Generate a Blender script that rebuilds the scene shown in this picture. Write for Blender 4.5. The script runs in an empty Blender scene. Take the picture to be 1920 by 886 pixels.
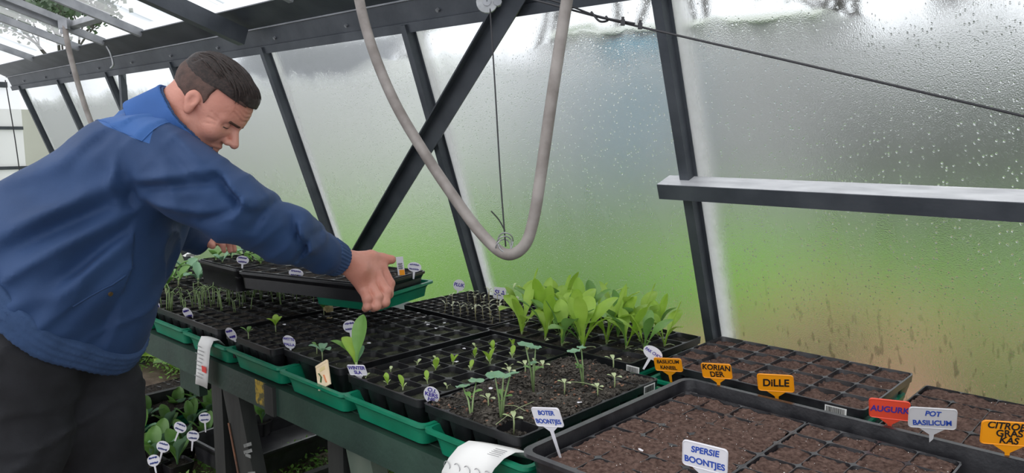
import bpy, math, random
import numpy as np
from mathutils import Vector, Matrix, Euler
R = math.radians
random.seed(7); rng = np.random.default_rng(7)
scn = bpy.context.scene
COL = scn.collection

# ------------------------------------------------------------------ camera, sky, exposure
cd = bpy.data.cameras.new('camera'); cam = bpy.data.objects.new('camera', cd); COL.objects.link(cam)
cam.location = (0, 0, 1.47); cam.rotation_euler = (R(90 - 7.5), 0, R(43.2))
cd.sensor_width = 36; cd.lens = 26.625; cd.clip_start = .02; cd.clip_end = 400
scn.camera = cam
W = bpy.data.worlds.new('overcast_sky'); scn.world = W; W.use_nodes = True
nt = W.node_tree; nt.nodes.clear()
wo = nt.nodes.new('ShaderNodeOutputWorld'); bg = nt.nodes.new('ShaderNodeBackground')
tc = nt.nodes.new('ShaderNodeTexCoord'); sp = nt.nodes.new('ShaderNodeSeparateXYZ')
cr = nt.nodes.new('ShaderNodeValToRGB')
cr.color_ramp.elements[0].position = 0.0; cr.color_ramp.elements[0].color = (.80, .83, .88, 1)
cr.color_ramp.elements[1].position = 1.0; cr.color_ramp.elements[1].color = (1.0, 1.0, 1.0, 1)
nt.links.new(tc.outputs['Generated'], sp.inputs[0]); nt.links.new(sp.outputs['Z'], cr.inputs[0])
nt.links.new(cr.outputs[0], bg.inputs[0]); bg.inputs[1].default_value = 1.15
nt.links.new(bg.outputs[0], wo.inputs[0])
sd = bpy.data.lights.new('sun', 'SUN'); sd.energy = .9; sd.angle = R(60); sd.color = (1, .98, .95)
sun = bpy.data.objects.new('sun', sd); COL.objects.link(sun); sun.rotation_euler = (R(38), R(8), R(-20))
scn.view_settings.view_transform = 'Standard'; scn.view_settings.look = 'None'
scn.view_settings.exposure = 0.25; scn.view_settings.gamma = 1.0; scn.view_settings.use_curve_mapping = False
scn.cycles.max_bounces = 12; scn.cycles.transmission_bounces = 10; scn.cycles.transparent_max_bounces = 16
scn.cycles.diffuse_bounces = 4; scn.cycles.glossy_bounces = 4; scn.cycles.sample_clamp_indirect = 6

# ------------------------------------------------------------------ mesh helpers
class MB:
    def __init__(s): s.v = []; s.f = []; s.m = []; s.n = 0; s.mi = 0
    def add(s, V, F):
        V = np.asarray(V, float).reshape(-1, 3)
        s.v.append(V); s.f += [tuple(int(i) + s.n for i in f) for f in F]; s.m += [s.mi] * len(F); s.n += len(V); return s
    def box(s, c, d, rot=None, taper=1.0):
        h = np.array(d) / 2
        V = np.array([(x, y, z) for z in (-1, 1) for y in (-1, 1) for x in (-1, 1)], float) * h
        V[4:, :2] *= taper
        if rot is not None: V = V @ np.array(Euler(rot).to_matrix()).T
        return s.add(V + np.array(c), [(0, 2, 3, 1), (4, 5, 7, 6), (0, 1, 5, 4), (2, 6, 7, 3), (0, 4, 6, 2), (1, 3, 7, 5)])
    def tube(s, P, rad, n=8, cap=True, flat=1.0):
        P = np.asarray(P, float); m = len(P); rad = np.broadcast_to(np.asarray(rad, float), (m,))
        T = np.gradient(P, axis=0) if m > 2 else np.repeat((P[-1] - P[0])[None], m, 0)
        T /= np.linalg.norm(T, axis=1)[:, None] + 1e-12
        up = np.array([0, 0, 1.]) if abs(T[0][2]) < .9 else np.array([1., 0, 0])
        V = []
        A = np.cross(T[0], up); A /= np.linalg.norm(A)
        for i in range(m):
            A = A - T[i] * (A @ T[i]); A /= np.linalg.norm(A) + 1e-12; B = np.cross(T[i], A)
            for k in range(n):
                t = 2 * math.pi * k / n
                V.append(P[i] + rad[i] * (math.cos(t) * A + flat * math.sin(t) * B))
        F = [(i * n + k, i * n + (k + 1) % n, (i + 1) * n + (k + 1) % n, (i + 1) * n + k) for i in range(m - 1) for k in range(n)]
        if cap: F += [tuple(range(n - 1, -1, -1)), tuple(range((m - 1) * n, m * n))]
        return s.add(V, F)
    def prism(s, poly, axis_o, U, Vv, N, th):
        """extrude a 2-D polygon lying in plane (U,V) by th along N, centred"""
        U, Vv, N, o = map(lambda a: np.array(a, float), (U, Vv, N, axis_o)); n = len(poly)
        A = [o + U * x + Vv * y - N * th / 2 for x, y in poly]; B = [p + N * th for p in A]
        F = [tuple(range(n - 1, -1, -1)), tuple(range(n, 2 * n))] + [(i, (i + 1) % n, n + (i + 1) % n, n + i) for i in range(n)]
        return s.add(A + B, F)
    def build(s, name, mat, parent=None, loc=(0, 0, 0), rot=(0, 0, 0), smooth=False, sub=False):
        me = bpy.data.meshes.new(name); V = np.concatenate(s.v)
        me.from_pydata(V.tolist(), [], s.f)
        for mm in (mat if isinstance(mat, (list, tuple)) else [mat]): me.materials.append(mm)
        if any(s.m): me.polygons.foreach_set('material_index', s.m)
        if smooth: me.shade_smooth()
        me.update(); o = bpy.data.objects.new(name, me); COL.objects.link(o)
        o.location = loc; o.rotation_euler = rot; o.parent = parent
        return o
def smooth_by_angle(o, a=35):
    me = o.data; me.shade_smooth(); 
    me.set_sharp_from_angle(angle=R(a))
def empty(name, loc=(0, 0, 0), rz=0.0):
    o = bpy.data.objects.new(name, None); COL.objects.link(o); o.location = loc; o.rotation_euler = (0, 0, rz); o.empty_display_size = .05
    return o
def tag(o, label=None, cat=None, group=None, kind=None):
    if label: o['label'] = label
    if cat: o['category'] = cat
    if group: o['group'] = group
    if kind: o['kind'] = kind
    return o
def kids(o): return [c for c in COL.objects if c.parent is o]
def copy_tree(o, parent=None, depth=0):
    c = o.copy(); COL.objects.link(c); c.parent = parent
    for ch in list(o.get('_k', [])) if False else KIDS.get(o.name, []): copy_tree(ch, c)
    return c
KIDS = {}
def reg(o): KIDS[o.name] = [c for c in COL.objects if c.parent is o]; [reg(c) for c in KIDS[o.name]]

# value noise (numpy)
def vnoise(P, s=1.0, seed=0):
    P = np.asarray(P, float) * s; i = np.floor(P).astype(np.int64); f = P - i; f = f * f * (3 - 2 * f)
    def h(a, b, c):
        n = (a * 374761393 + b * 668265263 + c * 2147483647 + seed * 974634777) & 0xffffffff
        n = ((n ^ (n >> 13)) * 1274126177) & 0xffffffff; n = n ^ (n >> 16); return (n & 0xffff) / 65535.0
    x, y, z = i[..., 0], i[..., 1], i[..., 2]; u, v, w = f[..., 0], f[..., 1], f[..., 2]; r = 0
    for a in (0, 1):
        for b in (0, 1):
            for c in (0, 1):
                r = r + h(x + a, y + b, z + c) * (u if a else 1 - u) * (v if b else 1 - v) * (w if c else 1 - w)
    return r * 2 - 1
def fbm(P, s, o=3, seed=0): return sum(vnoise(P, s * 2 ** k, seed + k) / 2 ** k for k in range(o))

# ------------------------------------------------------------------ materials
def mat(name, col, rough=.6, col2=None, nscale=8., bump=0., bscale=60., metal=0., spec=.5, stretch=None, trans=0., detail=4., lo=.35, hi=.65, sheen=0., coord='Object'):
    m = bpy.data.materials.new(name); m.use_nodes = True; t = m.node_tree; N = t.nodes; L = t.links
    b = N['Principled BSDF']; out = N['Material Output']
    b.inputs['Base Color'].default_value = (*col, 1); b.inputs['Roughness'].default_value = rough
    b.inputs['Metallic'].default_value = metal; b.inputs['Specular IOR Level'].default_value = spec
    if sheen: b.inputs['Sheen Weight'].default_value = sheen
    tc = N.new('ShaderNodeTexCoord'); mp = N.new('ShaderNodeMapping'); L.new(tc.outputs[coord], mp.inputs[0])
    if stretch: mp.inputs['Scale'].default_value = stretch
    if col2 is not None:
        n = N.new('ShaderNodeTexNoise'); n.inputs['Scale'].default_value = nscale; n.inputs['Detail'].default_value = detail
        L.new(mp.outputs[0], n.inputs['Vector']); r = N.new('ShaderNodeValToRGB')
        r.color_ramp.elements[0].position = lo; r.color_ramp.elements[0].color = (*col, 1)
        r.color_ramp.elements[1].position = hi; r.color_ramp.elements[1].color = (*col2, 1)
        L.new(n.outputs[0], r.inputs[0]); L.new(r.outputs[0], b.inputs['Base Color']); m['ramp'] = r.name
    if bump:
        n2 = N.new('ShaderNodeTexNoise'); n2.inputs['Scale'].default_value = bscale; n2.inputs['Detail'].default_value = 4
        L.new(mp.outputs[0], n2.inputs['Vector']); bp = N.new('ShaderNodeBump'); bp.inputs['Strength'].default_value = bump
        bp.inputs['Distance'].default_value = .004; L.new(n2.outputs[0], bp.inputs['Height']); L.new(bp.outputs[0], b.inputs['Normal'])
    if trans:
        tr = N.new('ShaderNodeBsdfTranslucent'); mx = N.new('ShaderNodeMixShader'); mx.inputs[0].default_value = trans
        if col2 is not None: L.new(r.outputs[0], tr.inputs[0])
        else: tr.inputs[0].default_value = (*col, 1)
        L.new(b.outputs[0], mx.inputs[1]); L.new(tr.outputs[0], mx.inputs[2]); L.new(mx.outputs[0], out.inputs[0])
    return m
M = {}
M['steel'] = mat('galvanised_dark_steel', (.050, .058, .070), .45, (.085, .095, .110), 6, .15, 90, metal=.3)
M['steel_light'] = mat('weathered_aluminium', (.26, .27, .29), .45, (.38, .39, .41), 12, .1, 90, metal=.4)
M['rail'] = mat('zinc_rail', (.48, .49, .52), .34, (.68, .69, .72), 30, .1, 120, metal=.15, stretch=(.3, 1, 1))
M['hose'] = mat('dusty_grey_pvc', (.20, .175, .16), .5, (.33, .30, .28), 14, .1, 80)
M['wire'] = mat('dark_wire', (.04, .04, .045), .5, metal=.3)
M['galv'] = mat('galvanised_zinc', (.33, .34, .35), .4, (.45, .46, .47), 40, metal=.5)
M['black'] = mat('black_tray_plastic', (.0075, .0075, .009), .34, (.013, .013, .015), 30, .08, 200, spec=.42)
M['black_worn'] = mat('worn_black_plastic', (.010, .010, .013), .30, (.030, .030, .034), 25, .1, 150, spec=.6)
M['green_plastic'] = mat('green_tray_plastic', (.003, .150, .080), .34, (.005, .200, .110), 10, .05, 90, spec=.5)
M['green_paint'] = mat('dark_green_bench_paint', (.012, .030, .024), .5, (.026, .060, .044), 7, .35, 50, lo=.3, hi=.75)
M['dark_wood'] = mat('dark_stained_wood', (.012, .014, .014), .6, (.032, .035, .032), 9, .4, 40, stretch=(1, 1, .2))
M['wood'] = mat('greenish_wood', (.060, .090, .070), .6, (.11, .14, .11), 9, .4, 40, stretch=(1, 1, .2))
M['yellow_paint'] = mat('flaking_yellow_paint', (.45, .30, .03), .6, (.10, .09, .03), 60, .4, 60, lo=.45, hi=.60)
M['mark_paint'] = mat('grey_white_paint_mark', (.30, .31, .30), .6, (.16, .17, .16), 40)
M['scuff'] = mat('bare_orange_wood', (.28, .11, .05), .7, (.12, .06, .04), 40)
M['soil'] = mat('moist_potting_soil', (.018, .016, .014), .95, (.062, .054, .046), 95, .9, 260, spec=.15, detail=8, lo=.38, hi=.72)
M['soil_dry'] = mat('dry_brown_peat', (.060, .036, .030), 1., (.165, .108, .090), 110, 1., 300, spec=.1, detail=8, lo=.34, hi=.72)
M['soil_mossy'] = mat('mossy_potting_soil', (.020, .022, .016), .95, (.085, .095, .058), 28, .9, 240, spec=.15, detail=8, lo=.42, hi=.8)
M['bark'] = mat('dark_bark_crumbs', (.022, .021, .019), .9, (.10, .088, .075), 18, .5, 200, spec=.2)
M['bark_red'] = mat('reddish_bark_chips', (.14, .06, .04), .9, (.30, .16, .10), 30, .4, 200)
M['perlite'] = mat('white_perlite_grains', (.75, .74, .72), .9)
M['gravel'] = mat('ground_earth', (.085, .060, .045), .95, (.17, .13, .10), 12, .8, 60)
M['leaf_bright'] = mat('fresh_light_green_leaf', (.27, .47, .045), .42, (.42, .62, .10), 9, .15, 60, trans=.38)
M['leaf_mid'] = mat('mid_green_leaf', (.12, .28, .055), .42, (.22, .40, .11), 9, .15, 60, trans=.32)
M['leaf_blue'] = mat('blue_green_leaf', (.17, .34, .20), .45, (.26, .46, .28), 12, .1, 60, trans=.25)
M['leaf_dark'] = mat('dark_green_leaf', (.030, .085, .030), .5, (.07, .16, .05), 9, .15, 60, trans=.25)
M['weed'] = mat('fresh_weed_green', (.13, .30, .05), .5, (.24, .42, .10), 5, trans=.35)
M['leaf_pale'] = mat('pale_green_leaf', (.42, .54, .22), .45, (.66, .72, .48), 20, trans=.3)
M['leaf_dusty'] = mat('dusty_grey_green_leaf', (.36, .40, .26), .5, (.60, .62, .46), 20, trans=.25)
M['stem_pale'] = mat('pale_green_stem', (.34, .44, .20), .45, (.45, .50, .28), 20, trans=.2)
M['stem_green'] = mat('green_stem', (.20, .32, .12), .45, (.36, .46, .22), 20, trans=.2)
M['stem_brown'] = mat('brownish_stem', (.24, .20, .12), .5, (.30, .32, .15), 20)
M['tag_white'] = mat('white_tag_plastic', (.78, .77, .82), .35, trans=.15)
M['tag_grey'] = mat('greyish_white_tag_plastic', (.55, .55, .57), .4)
M['tag_orange'] = mat('orange_tag_plastic', (.95, .36, .008), .38, trans=.1)
M['tag_red'] = mat('coral_red_tag_plastic', (.85, .09, .045), .38, trans=.1)
M['ink_blue'] = mat('blue_marker_ink', (.015, .06, .38), .5)
M['ink_purple'] = mat('purple_marker_ink', (.055, .035, .30), .5)
M['ink_black'] = mat('black_marker_ink', (.012, .010, .010), .5)
M['paper'] = mat('white_printed_paper', (.78, .78, .77), .6, trans=.1)
M['ink_grey'] = mat('grey_print', (.30, .30, .31), .7)
M['red_print'] = mat('red_print', (.70, .05, .04), .6)
M['cream'] = mat('cream_card', (.72, .55, .34), .55, (.78, .66, .48), 15)
M['petal'] = mat('pale_yellow_petal', (.80, .66, .34), .5, trans=.2)
M['teal'] = mat('teal_plastic', (.07, .26, .26), .45)
M['denim'] = mat('black_work_trousers', (.0075, .008, .011), .85, (.015, .016, .021), 14, .35, 900)
M['jacket_rib'] = mat('navy_rib_knit', (.020, .050, .125), .85, (.034, .075, .18), 14, .25, 500)
M['stud'] = mat('brass_stud', (.30, .20, .10), .35, metal=.8)
M['hair'] = mat('short_brown_hair', (.016, .010, .009), .48, (.062, .036, .030), 9, .9, 60, stretch=(3, 24, 24), detail=8, lo=.35, hi=.75)
M['eye'] = mat('dark_eye', (.05, .035, .03), .2)
M['shoe'] = mat('black_leather_shoe', (.02, .018, .016), .5)

# skin: base colour blotches, redder at the hands and cheeks
M['skin'] = mat('skin', (.46, .180, .130), .46, (.60, .280, .210), 9, .25, 160, lo=.3, hi=.7)
M['skin'].node_tree.nodes['Principled BSDF'].inputs['Subsurface Weight'].default_value = .12
M['skin'].node_tree.nodes['Principled BSDF'].inputs['Subsurface Radius'].default_value = (.02, .008, .004)

# ------------------------------------------------------------------ structure: glass wall, roof, floor
TH = R(19.5); YW = 2.2; ZR = .85                       # lean of the glass wall, its y at tray height
def wy(z): return YW - (z - ZR) * math.tan(TH)
N_IN = np.array([0, -math.cos(TH), -math.sin(TH)])     # wall normal, towards the room
UPW = np.array([0, -math.sin(TH), math.cos(TH)])       # up along the wall
EAVE = 1.885
def glass_material(dirty):
    m = bpy.data.materials.new('fogged_glass'); m.use_nodes = True; t = m.node_tree; N = t.nodes; L = t.links; N.clear()
    out = N.new('ShaderNodeOutputMaterial'); tc = N.new('ShaderNodeTexCoord'); sx = N.new('ShaderNodeSeparateXYZ'); L.new(tc.outputs['Object'], sx.inputs[0])
    def mth(op, a, b=None, clamp=False):
        n = N.new('ShaderNodeMath'); n.operation = op; n.use_clamp = clamp
        for i, v in enumerate((a, b)):
            if v is None: continue
            if isinstance(v, (int, float)): n.inputs[i].default_value = v
            else: L.new(v, n.inputs[i])
        return n.outputs[0]
    def noise(scale, stretch=None, det=4, src='Object'):
        mp = N.new('ShaderNodeMapping'); L.new(tc.outputs[src], mp.inputs[0])
        if stretch: mp.inputs['Scale'].default_value = stretch
        n = N.new('ShaderNodeTexNoise'); n.inputs['Scale'].default_value = scale; n.inputs['Detail'].default_value = det
        L.new(mp.outputs[0], n.inputs['Vector']); return n.outputs[0]
    def ramp(v, p0, c0, p1, c1):
        r = N.new('ShaderNodeMapRange'); r.clamp = True
        for i, x in zip((1, 2, 3, 4), (p0, p1, c0, c1)): r.inputs[i].default_value = x
        L.new(v, r.inputs[0]); return r.outputs[0]
    x, z = sx.outputs[0], sx.outputs[2]                     # metres from the left mullion / up the slope
    streak = noise(9, (1.6, 1, .12), 5); cloud = noise(2.2, None, 4)
    wob = mth('MULTIPLY', mth('SUBTRACT', noise(5, (1, 1, .5), 4), .5), .20)      # uneven upper limit of the condensation
    zw = mth('ADD', z, wob)
    rough = mth('MINIMUM', ramp(zw, 1.60, .30, 1.70, .01), ramp(z, .9, .23, 1.3, .31))
    rough = mth('ADD', rough, mth('MULTIPLY', mth('SUBTRACT', streak, .5), .12), True)
    grain = noise(190, (1, 1, .6), 2); lw = N.new('ShaderNodeLayerWeight'); lw.inputs[0].default_value = .5
    veil = mth('ADD', ramp(z, .85, .0, 1.42, .30), mth('MULTIPLY', mth('MULTIPLY', mth('POWER', lw.outputs['Facing'], 2.2), .80), ramp(z, .75, .30, 1.30, 1.)))
    veil = mth('ADD', veil, mth('MULTIPLY', mth('MULTIPLY', mth('SUBTRACT', cloud, .5), ramp(z, .8, .1, 1.4, 1.)), .35))
    veil = mth('ADD', veil, mth('MULTIPLY', mth('SUBTRACT', streak, .5), .12))
    veil = mth('ADD', veil, mth('MULTIPLY', mth('SUBTRACT', grain, .5), .30))
    veil = mth('MULTIPLY', veil, ramp(zw, 1.61, 1.0, 1.70, .15), True)
    edge = ramp(x, .028, 1.0, .085, 0.0)                    # bright glow beside each mullion, put into the veil as a white band
    edge = mth('MULTIPLY', edge, ramp(noise(14, (1, 1, .3), 4), .25, .55, .6, 1.0))
    veil = mth('ADD', veil, mth('MULTIPLY', edge, .8), True)
    # droplets
    vo = N.new('ShaderNodeTexVoronoi'); vo.inputs['Scale'].default_value = 120; vo.feature = 'F1'
    mp = N.new('ShaderNodeMapping'); mp.inputs['Scale'].default_value = (1, 1, .8); L.new(tc.outputs['Object'], mp.inputs[0]); L.new(mp.outputs[0], vo.inputs['Vector'])
    drop = ramp(vo.outputs['Distance'], .0, 1., .33, 0.)
    spx = N.new('ShaderNodeSeparateXYZ'); L.new(vo.outputs['Color'], spx.inputs[0]); mask = ramp(spx.outputs[0], .60, 0, .66, 1)
    drop = mth('MULTIPLY', mth('MULTIPLY', drop, mask), ramp(z, .55, .25, 1.1, 1.))
    fine = noise(300, None, 3)
    hgt = mth('MULTIPLY', mth('ADD', mth('MULTIPLY', drop, 1.2), mth('MULTIPLY', fine, .8)), ramp(zw, 1.60, 1., 1.70, .05))
    bp = N.new('ShaderNodeBump'); bp.inputs['Strength'].default_value = .75; bp.inputs['Distance'].default_value = .002; L.new(hgt, bp.inputs['Height'])
    # dirt and algae runs near the bottom
    runs = noise(30, (1.5, 1, .42), 7); low = ramp(z, .50, 1, .98, 0)
    dirt = mth('MULTIPLY', mth('MULTIPLY', dirty, low), ramp(mth('ADD', runs, mth('MULTIPLY', noise(55, (1.6, 1, .10), 3), .28)), .725, 0, .775, 1))
    clear = mth('MULTIPLY', ramp(noise(30, (1.4, 1, .4), 5), .66, 0, .70, 1), low)
    rf = N.new('ShaderNodeBsdfRefraction'); rf.inputs['IOR'].default_value = 1.35; rf.inputs['Color'].default_value = (.97, .99, .985, 1)
    L.new(mth('MULTIPLY', rough, mth('SUBTRACT', 1., mth('MULTIPLY', clear, .8))), rf.inputs['Roughness']); L.new(bp.outputs[0], rf.inputs['Normal'])
    tl = N.new('ShaderNodeBsdfTranslucent'); tl.inputs[0].default_value = (.93, .93, .98, 1)
    gl = N.new('ShaderNodeBsdfGlossy'); gl.inputs['Roughness'].default_value = .15; L.new(bp.outputs[0], gl.inputs['Normal'])
    df = N.new('ShaderNodeBsdfDiffuse'); df.inputs[0].default_value = (.035, .045, .025, 1)
    def mix(f, a, b):
        n = N.new('ShaderNodeMixShader'); L.new(a, n.inputs[1]); L.new(b, n.inputs[2])
        if isinstance(f, float): n.inputs[0].default_value = f
        else: L.new(f, n.inputs[0])
        return n.outputs[0]
    s = mix(veil, rf.outputs[0], tl.outputs[0]); s = mix(.03, s, gl.outputs[0]); s = mix(mth('MULTIPLY', dirt, .75), s, df.outputs[0])
    L.new(s, out.inputs[0])
    o = bpy.data.materials.new('glass_outer_face'); o.use_nodes = True; t = o.node_tree; t.nodes.clear()
    ou = t.nodes.new('ShaderNodeOutputMaterial'); r2 = t.nodes.new('ShaderNodeBsdfRefraction'); r2.inputs['IOR'].default_value = 1.35; r2.inputs['Roughness'].default_value = .0
    t.links.new(r2.outputs[0], ou.inputs[0])
    return m, o
GLASS, GLASS_OUT = glass_material(1.0)
GLASS_CLEAN = glass_material(0.06)[0]

wall = tag(empty('wall_right', (0, 0, 0)), kind='structure', label='leaning wall of fogged glass panes in dark metal mullions beside the bench')
wall['kind'] = 'structure'
Z0 = .16
def wall_pt(x, z, off=0.0):
    return np.array([x, wy(z), z]) + N_IN * off
MULL = [2.00, .95, -.10, -1.165, -2.24, -3.275, -4.27, -5.24, -6.19, -7.15]
SL = (EAVE - Z0) / math.cos(TH)
def pane(x0, x1, z0, z1, parent, name='glass_pane', mats=None, th=.004):
    h = (z1 - z0) / math.cos(TH); mb = MB()
    # local frame: X along wall, Z up the slope, Y out of the room
    V = [(0, 0, 0), (x1 - x0, 0, 0), (x1 - x0, 0, h), (0, 0, h), (0, th, 0), (x1 - x0, th, 0), (x1 - x0, th, h), (0, th, h)]
    mb.add(V, [(0, 1, 2, 3)]); mb.mi = 1; mb.f += [(4, 7, 6, 5), (0, 4, 5, 1), (1, 5, 6, 2), (2, 6, 7, 3), (3, 7, 4, 0)]; mb.m += [1] * 5
    o = mb.build(name, mats or [GLASS, GLASS_OUT], parent, (x0, wy(z0), z0), (TH, 0, 0))
    return o
for i in range(len(MULL) - 1):
    pane(MULL[i + 1] + .012, MULL[i] - .012, Z0, EAVE - .01, wall, mats=[GLASS if i < 3 else GLASS_CLEAN, GLASS_OUT])
EDGE_GLOW = bpy.data.materials.new('white_edge_glow'); EDGE_GLOW.use_nodes = True  # light along the pane edge, put into a white translucent colour
def edge_glow_mat():
    t = EDGE_GLOW.node_tree; N = t.nodes; L = t.links; N.clear(); ou = N.new('ShaderNodeOutputMaterial'); tc = N.new('ShaderNodeTexCoord'); sx = N.new('ShaderNodeSeparateXYZ'); L.new(tc.outputs['Object'], sx.inputs[0])
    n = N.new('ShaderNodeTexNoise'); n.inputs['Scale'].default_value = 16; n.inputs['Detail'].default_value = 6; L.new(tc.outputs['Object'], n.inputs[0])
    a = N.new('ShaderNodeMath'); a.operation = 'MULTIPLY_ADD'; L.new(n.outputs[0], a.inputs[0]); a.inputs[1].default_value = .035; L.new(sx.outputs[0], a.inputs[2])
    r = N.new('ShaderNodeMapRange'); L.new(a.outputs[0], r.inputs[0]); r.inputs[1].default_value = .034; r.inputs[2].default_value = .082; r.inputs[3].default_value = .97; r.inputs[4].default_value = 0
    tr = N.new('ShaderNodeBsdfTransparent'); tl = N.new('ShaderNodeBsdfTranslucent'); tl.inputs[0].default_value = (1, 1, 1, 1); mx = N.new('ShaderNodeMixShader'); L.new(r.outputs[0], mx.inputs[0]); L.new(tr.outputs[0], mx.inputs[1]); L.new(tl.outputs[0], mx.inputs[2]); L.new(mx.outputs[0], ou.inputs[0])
edge_glow_mat()
for i in range(len(MULL) - 1):  # strip added beside each mullion to carry the bright edge glow
    x0 = MULL[i + 1] + .014; h = (EAVE - .03 - Z0) / math.cos(TH); mb = MB(); mb.add([(0, -.002, 0), (.085, -.002, 0), (.085, -.002, h), (0, -.002, h)], [(0, 1, 2, 3)]); mb.build('edge_glow_strip', EDGE_GLOW, wall, (x0, wy(Z0), Z0), (TH, 0, 0))
for i, x in enumerate(MULL):
    mb = MB()
    c = (wall_pt(x, Z0, .018) + wall_pt(x, EAVE, .018)) / 2
    mb.box(c, (.030, .040, SL), (TH, 0, 0)); 
    c2 = (wall_pt(x, Z0, -.002) + wall_pt(x, EAVE, -.002)) / 2
    mb.box(c2, (.050, .012, SL), (TH, 0, 0))
    mb.build('mullion', M['steel'], wall)
# mid rail: an angle bar with a wide lit top
mb = MB()
zr = 1.352; xr0, xr1 = -1.235, 2.0
yb = wy(zr)
fl = .072; pc0 = np.array([(xr0 + xr1) / 2, yb, zr]) + N_IN * (fl / 2 + .004)
mb.box(tuple(pc0), (xr1 - xr0, fl, .006), (TH, 0, 0)); mb.build('mid_rail_flange', M['rail'], wall)
pc1 = np.array([(xr0 + xr1) / 2, yb, zr]) + N_IN * (fl + .004) - UPW * .021
mb = MB(); mb.box(tuple(pc1), (xr1 - xr0, .006, .046), (TH, 0, 0)); mb.build('mid_rail_web', M['steel'], wall)
# eave plates
ex0, ex1 = -7.4, 2.0
A0 = np.array([0, wy(EAVE) - .010, EAVE - .012]); A1 = np.array([0, 1.79, 1.955]); A2 = np.array([0, 1.655, 2.02])
def plate(P, Q, name, m, th=.006):
    mb = MB(); n = np.cross(Q - P, (1, 0, 0)); n /= np.linalg.norm(n)
    V = [p + np.array([x, 0, 0]) + n * s for s in (0, th) for x in (ex0, ex1) for p in (P, Q)]
    mb.add(V, [(0, 1, 3, 2), (4, 6, 7, 5), (0, 4, 5, 1), (2, 3, 7, 6), (0, 2, 6, 4), (1, 5, 7, 3)]); return mb.build(name, m, CE)
CE = tag(empty('ceiling'), kind='structure', label='sloping greenhouse roof of translucent sheets on metal bars')
plate(A0, A1, 'eave_plate_lower', M['steel']); plate(A1, A2, 'eave_plate_upper', M['steel'])
mb = MB(); mb.box(((ex0 + ex1) / 2, A1[1] - .004, A1[2] + .0), (ex1 - ex0, .012, .006)); mb.build('eave_ledge', M['steel_light'], CE)
mb = MB(); c = wall_pt((ex0 + ex1) / 2, EAVE - .012, .012); mb.box(c, (ex1 - ex0, .03, .035), (TH, 0, 0)); mb.build('head_rail', M['steel'], wall)
# bolts on the plates
for k in range(14):
    x = -7 + k * .55; mb = MB(); p = A1 * .45 + A0 * .55; mb.tube([(x, p[1], p[2]), (x, p[1] - .008, p[2] - .006)], .007, 6); mb.build('bolt', M['steel_light'], CE)
# roof: glazing bars rise toward the aisle
RS = .335; RY0, RZ0 = 1.665, 2.025
def roof_pt(x, y, off=0): return np.array([x, y, RZ0 + (RY0 - y) * RS + off])
RYE = -.25
def bar(x, w, hgt, m, name, off=0, y0=RY0 + .0, y1=RYE):
    mb = MB(); a, b = roof_pt(x, y0, off), roof_pt(x, y1, off); c = (a + b) / 2; Ln = np.linalg.norm(b - a)
    mb.box(c, (w, Ln, hgt), (-math.atan(RS), 0, 0)); return mb.build(name, m, CE)
for x in (-2.24, -2.76, -4.27, -4.82, -5.24, -6.19, -7.15): bar(x, .032, .040, M['steel_light'], 'glazing_bar', -.01)
bar(-3.30, .055, .075, M['steel'], 'rafter', -.085, RY0 + .07)
bar(-1.20, .055, .075, M['steel'], 'rafter', -.085, RY0 + .07)
PC = bpy.data.materials.new('ribbed_polycarbonate'); PC.use_nodes = True
def pc():
    t = PC.node_tree; N = t.nodes; L = t.links; N.clear(); out = N.new('ShaderNodeOutputMaterial')
    tc = N.new('ShaderNodeTexCoord'); mp = N.new('ShaderNodeMapping'); mp.inputs['Scale'].default_value = (6, .7, 1); L.new(tc.outputs['Object'], mp.inputs[0])
    n = N.new('ShaderNodeTexNoise'); n.inputs['Scale'].default_value = 1.6; n.inputs['Detail'].default_value = 5; L.new(mp.outputs[0], n.inputs[0])
    r = N.new('ShaderNodeValToRGB'); r.color_ramp.elements[0].position = .36; r.color_ramp.elements[0].color = (.55, .60, .62, 1)
    r.color_ramp.elements[1].position = .52; r.color_ramp.elements[1].color = (.98, .98, 1, 1); L.new(n.outputs[0], r.inputs[0])
    a = N.new('ShaderNodeBsdfTransparent'); L.new(r.outputs[0], a.inputs[0]); b = N.new('ShaderNodeBsdfTranslucent'); L.new(r.outputs[0], b.inputs[0])
    mx = N.new('ShaderNodeMixShader'); mx.inputs[0].default_value = .30; L.new(a.outputs[0], mx.inputs[1]); L.new(b.outputs[0], mx.inputs[2]); L.new(mx.outputs[0], out.inputs[0])
pc()
bx = [-1.2, -2.24, -2.76, -3.30, -4.27, -4.82, -5.24, -6.19, -7.15]
for i in range(len(bx) - 1):
    mb = MB(); a = roof_pt(0, RY0 - .03, .014); b = roof_pt(0, RYE, .014); Ln = np.linalg.norm(b - a); w = bx[i] - bx[i + 1] - .04; n = 24
    V = []; 
    for j in range(n + 1):
        x = -w / 2 + w * j / n; z = .004 * (j % 2)
        V += [(x, -Ln / 2, z), (x, Ln / 2, z)]
    F = [(2 * j, 2 * j + 2, 2 * j + 3, 2 * j + 1) for j in range(n)]
    if bx[i] == -4.27: continue                     # the open roof vent
    mb.add(V, F); mb.build('roof_sheet', PC, CE, tuple((a + b) / 2 + np.array([(bx[i] + bx[i + 1]) / 2, 0, 0])), (-math.atan(RS), 0, 0), smooth=False)
# the open vent: a framed sash hinged higher up
mb = MB()
for yy in (1.50, .30):
    p_ = roof_pt(-4.545, yy, .01); mb.box(tuple(p_), (.52, .035, .035), (-math.atan(RS), 0, 0))
mb.build('vent_cross_rail', M['steel_light'], CE)
mb = MB()
for xx in (-4.31, -4.78):
    a = roof_pt(xx, 1.50, .012); b = roof_pt(xx, .30, .012); mb.box(tuple((a + b) / 2), (.030, np.linalg.norm(b - a), .034), (-math.atan(RS), 0, 0))
mb.build('vent_side_rail', M['steel_light'], CE)
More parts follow.
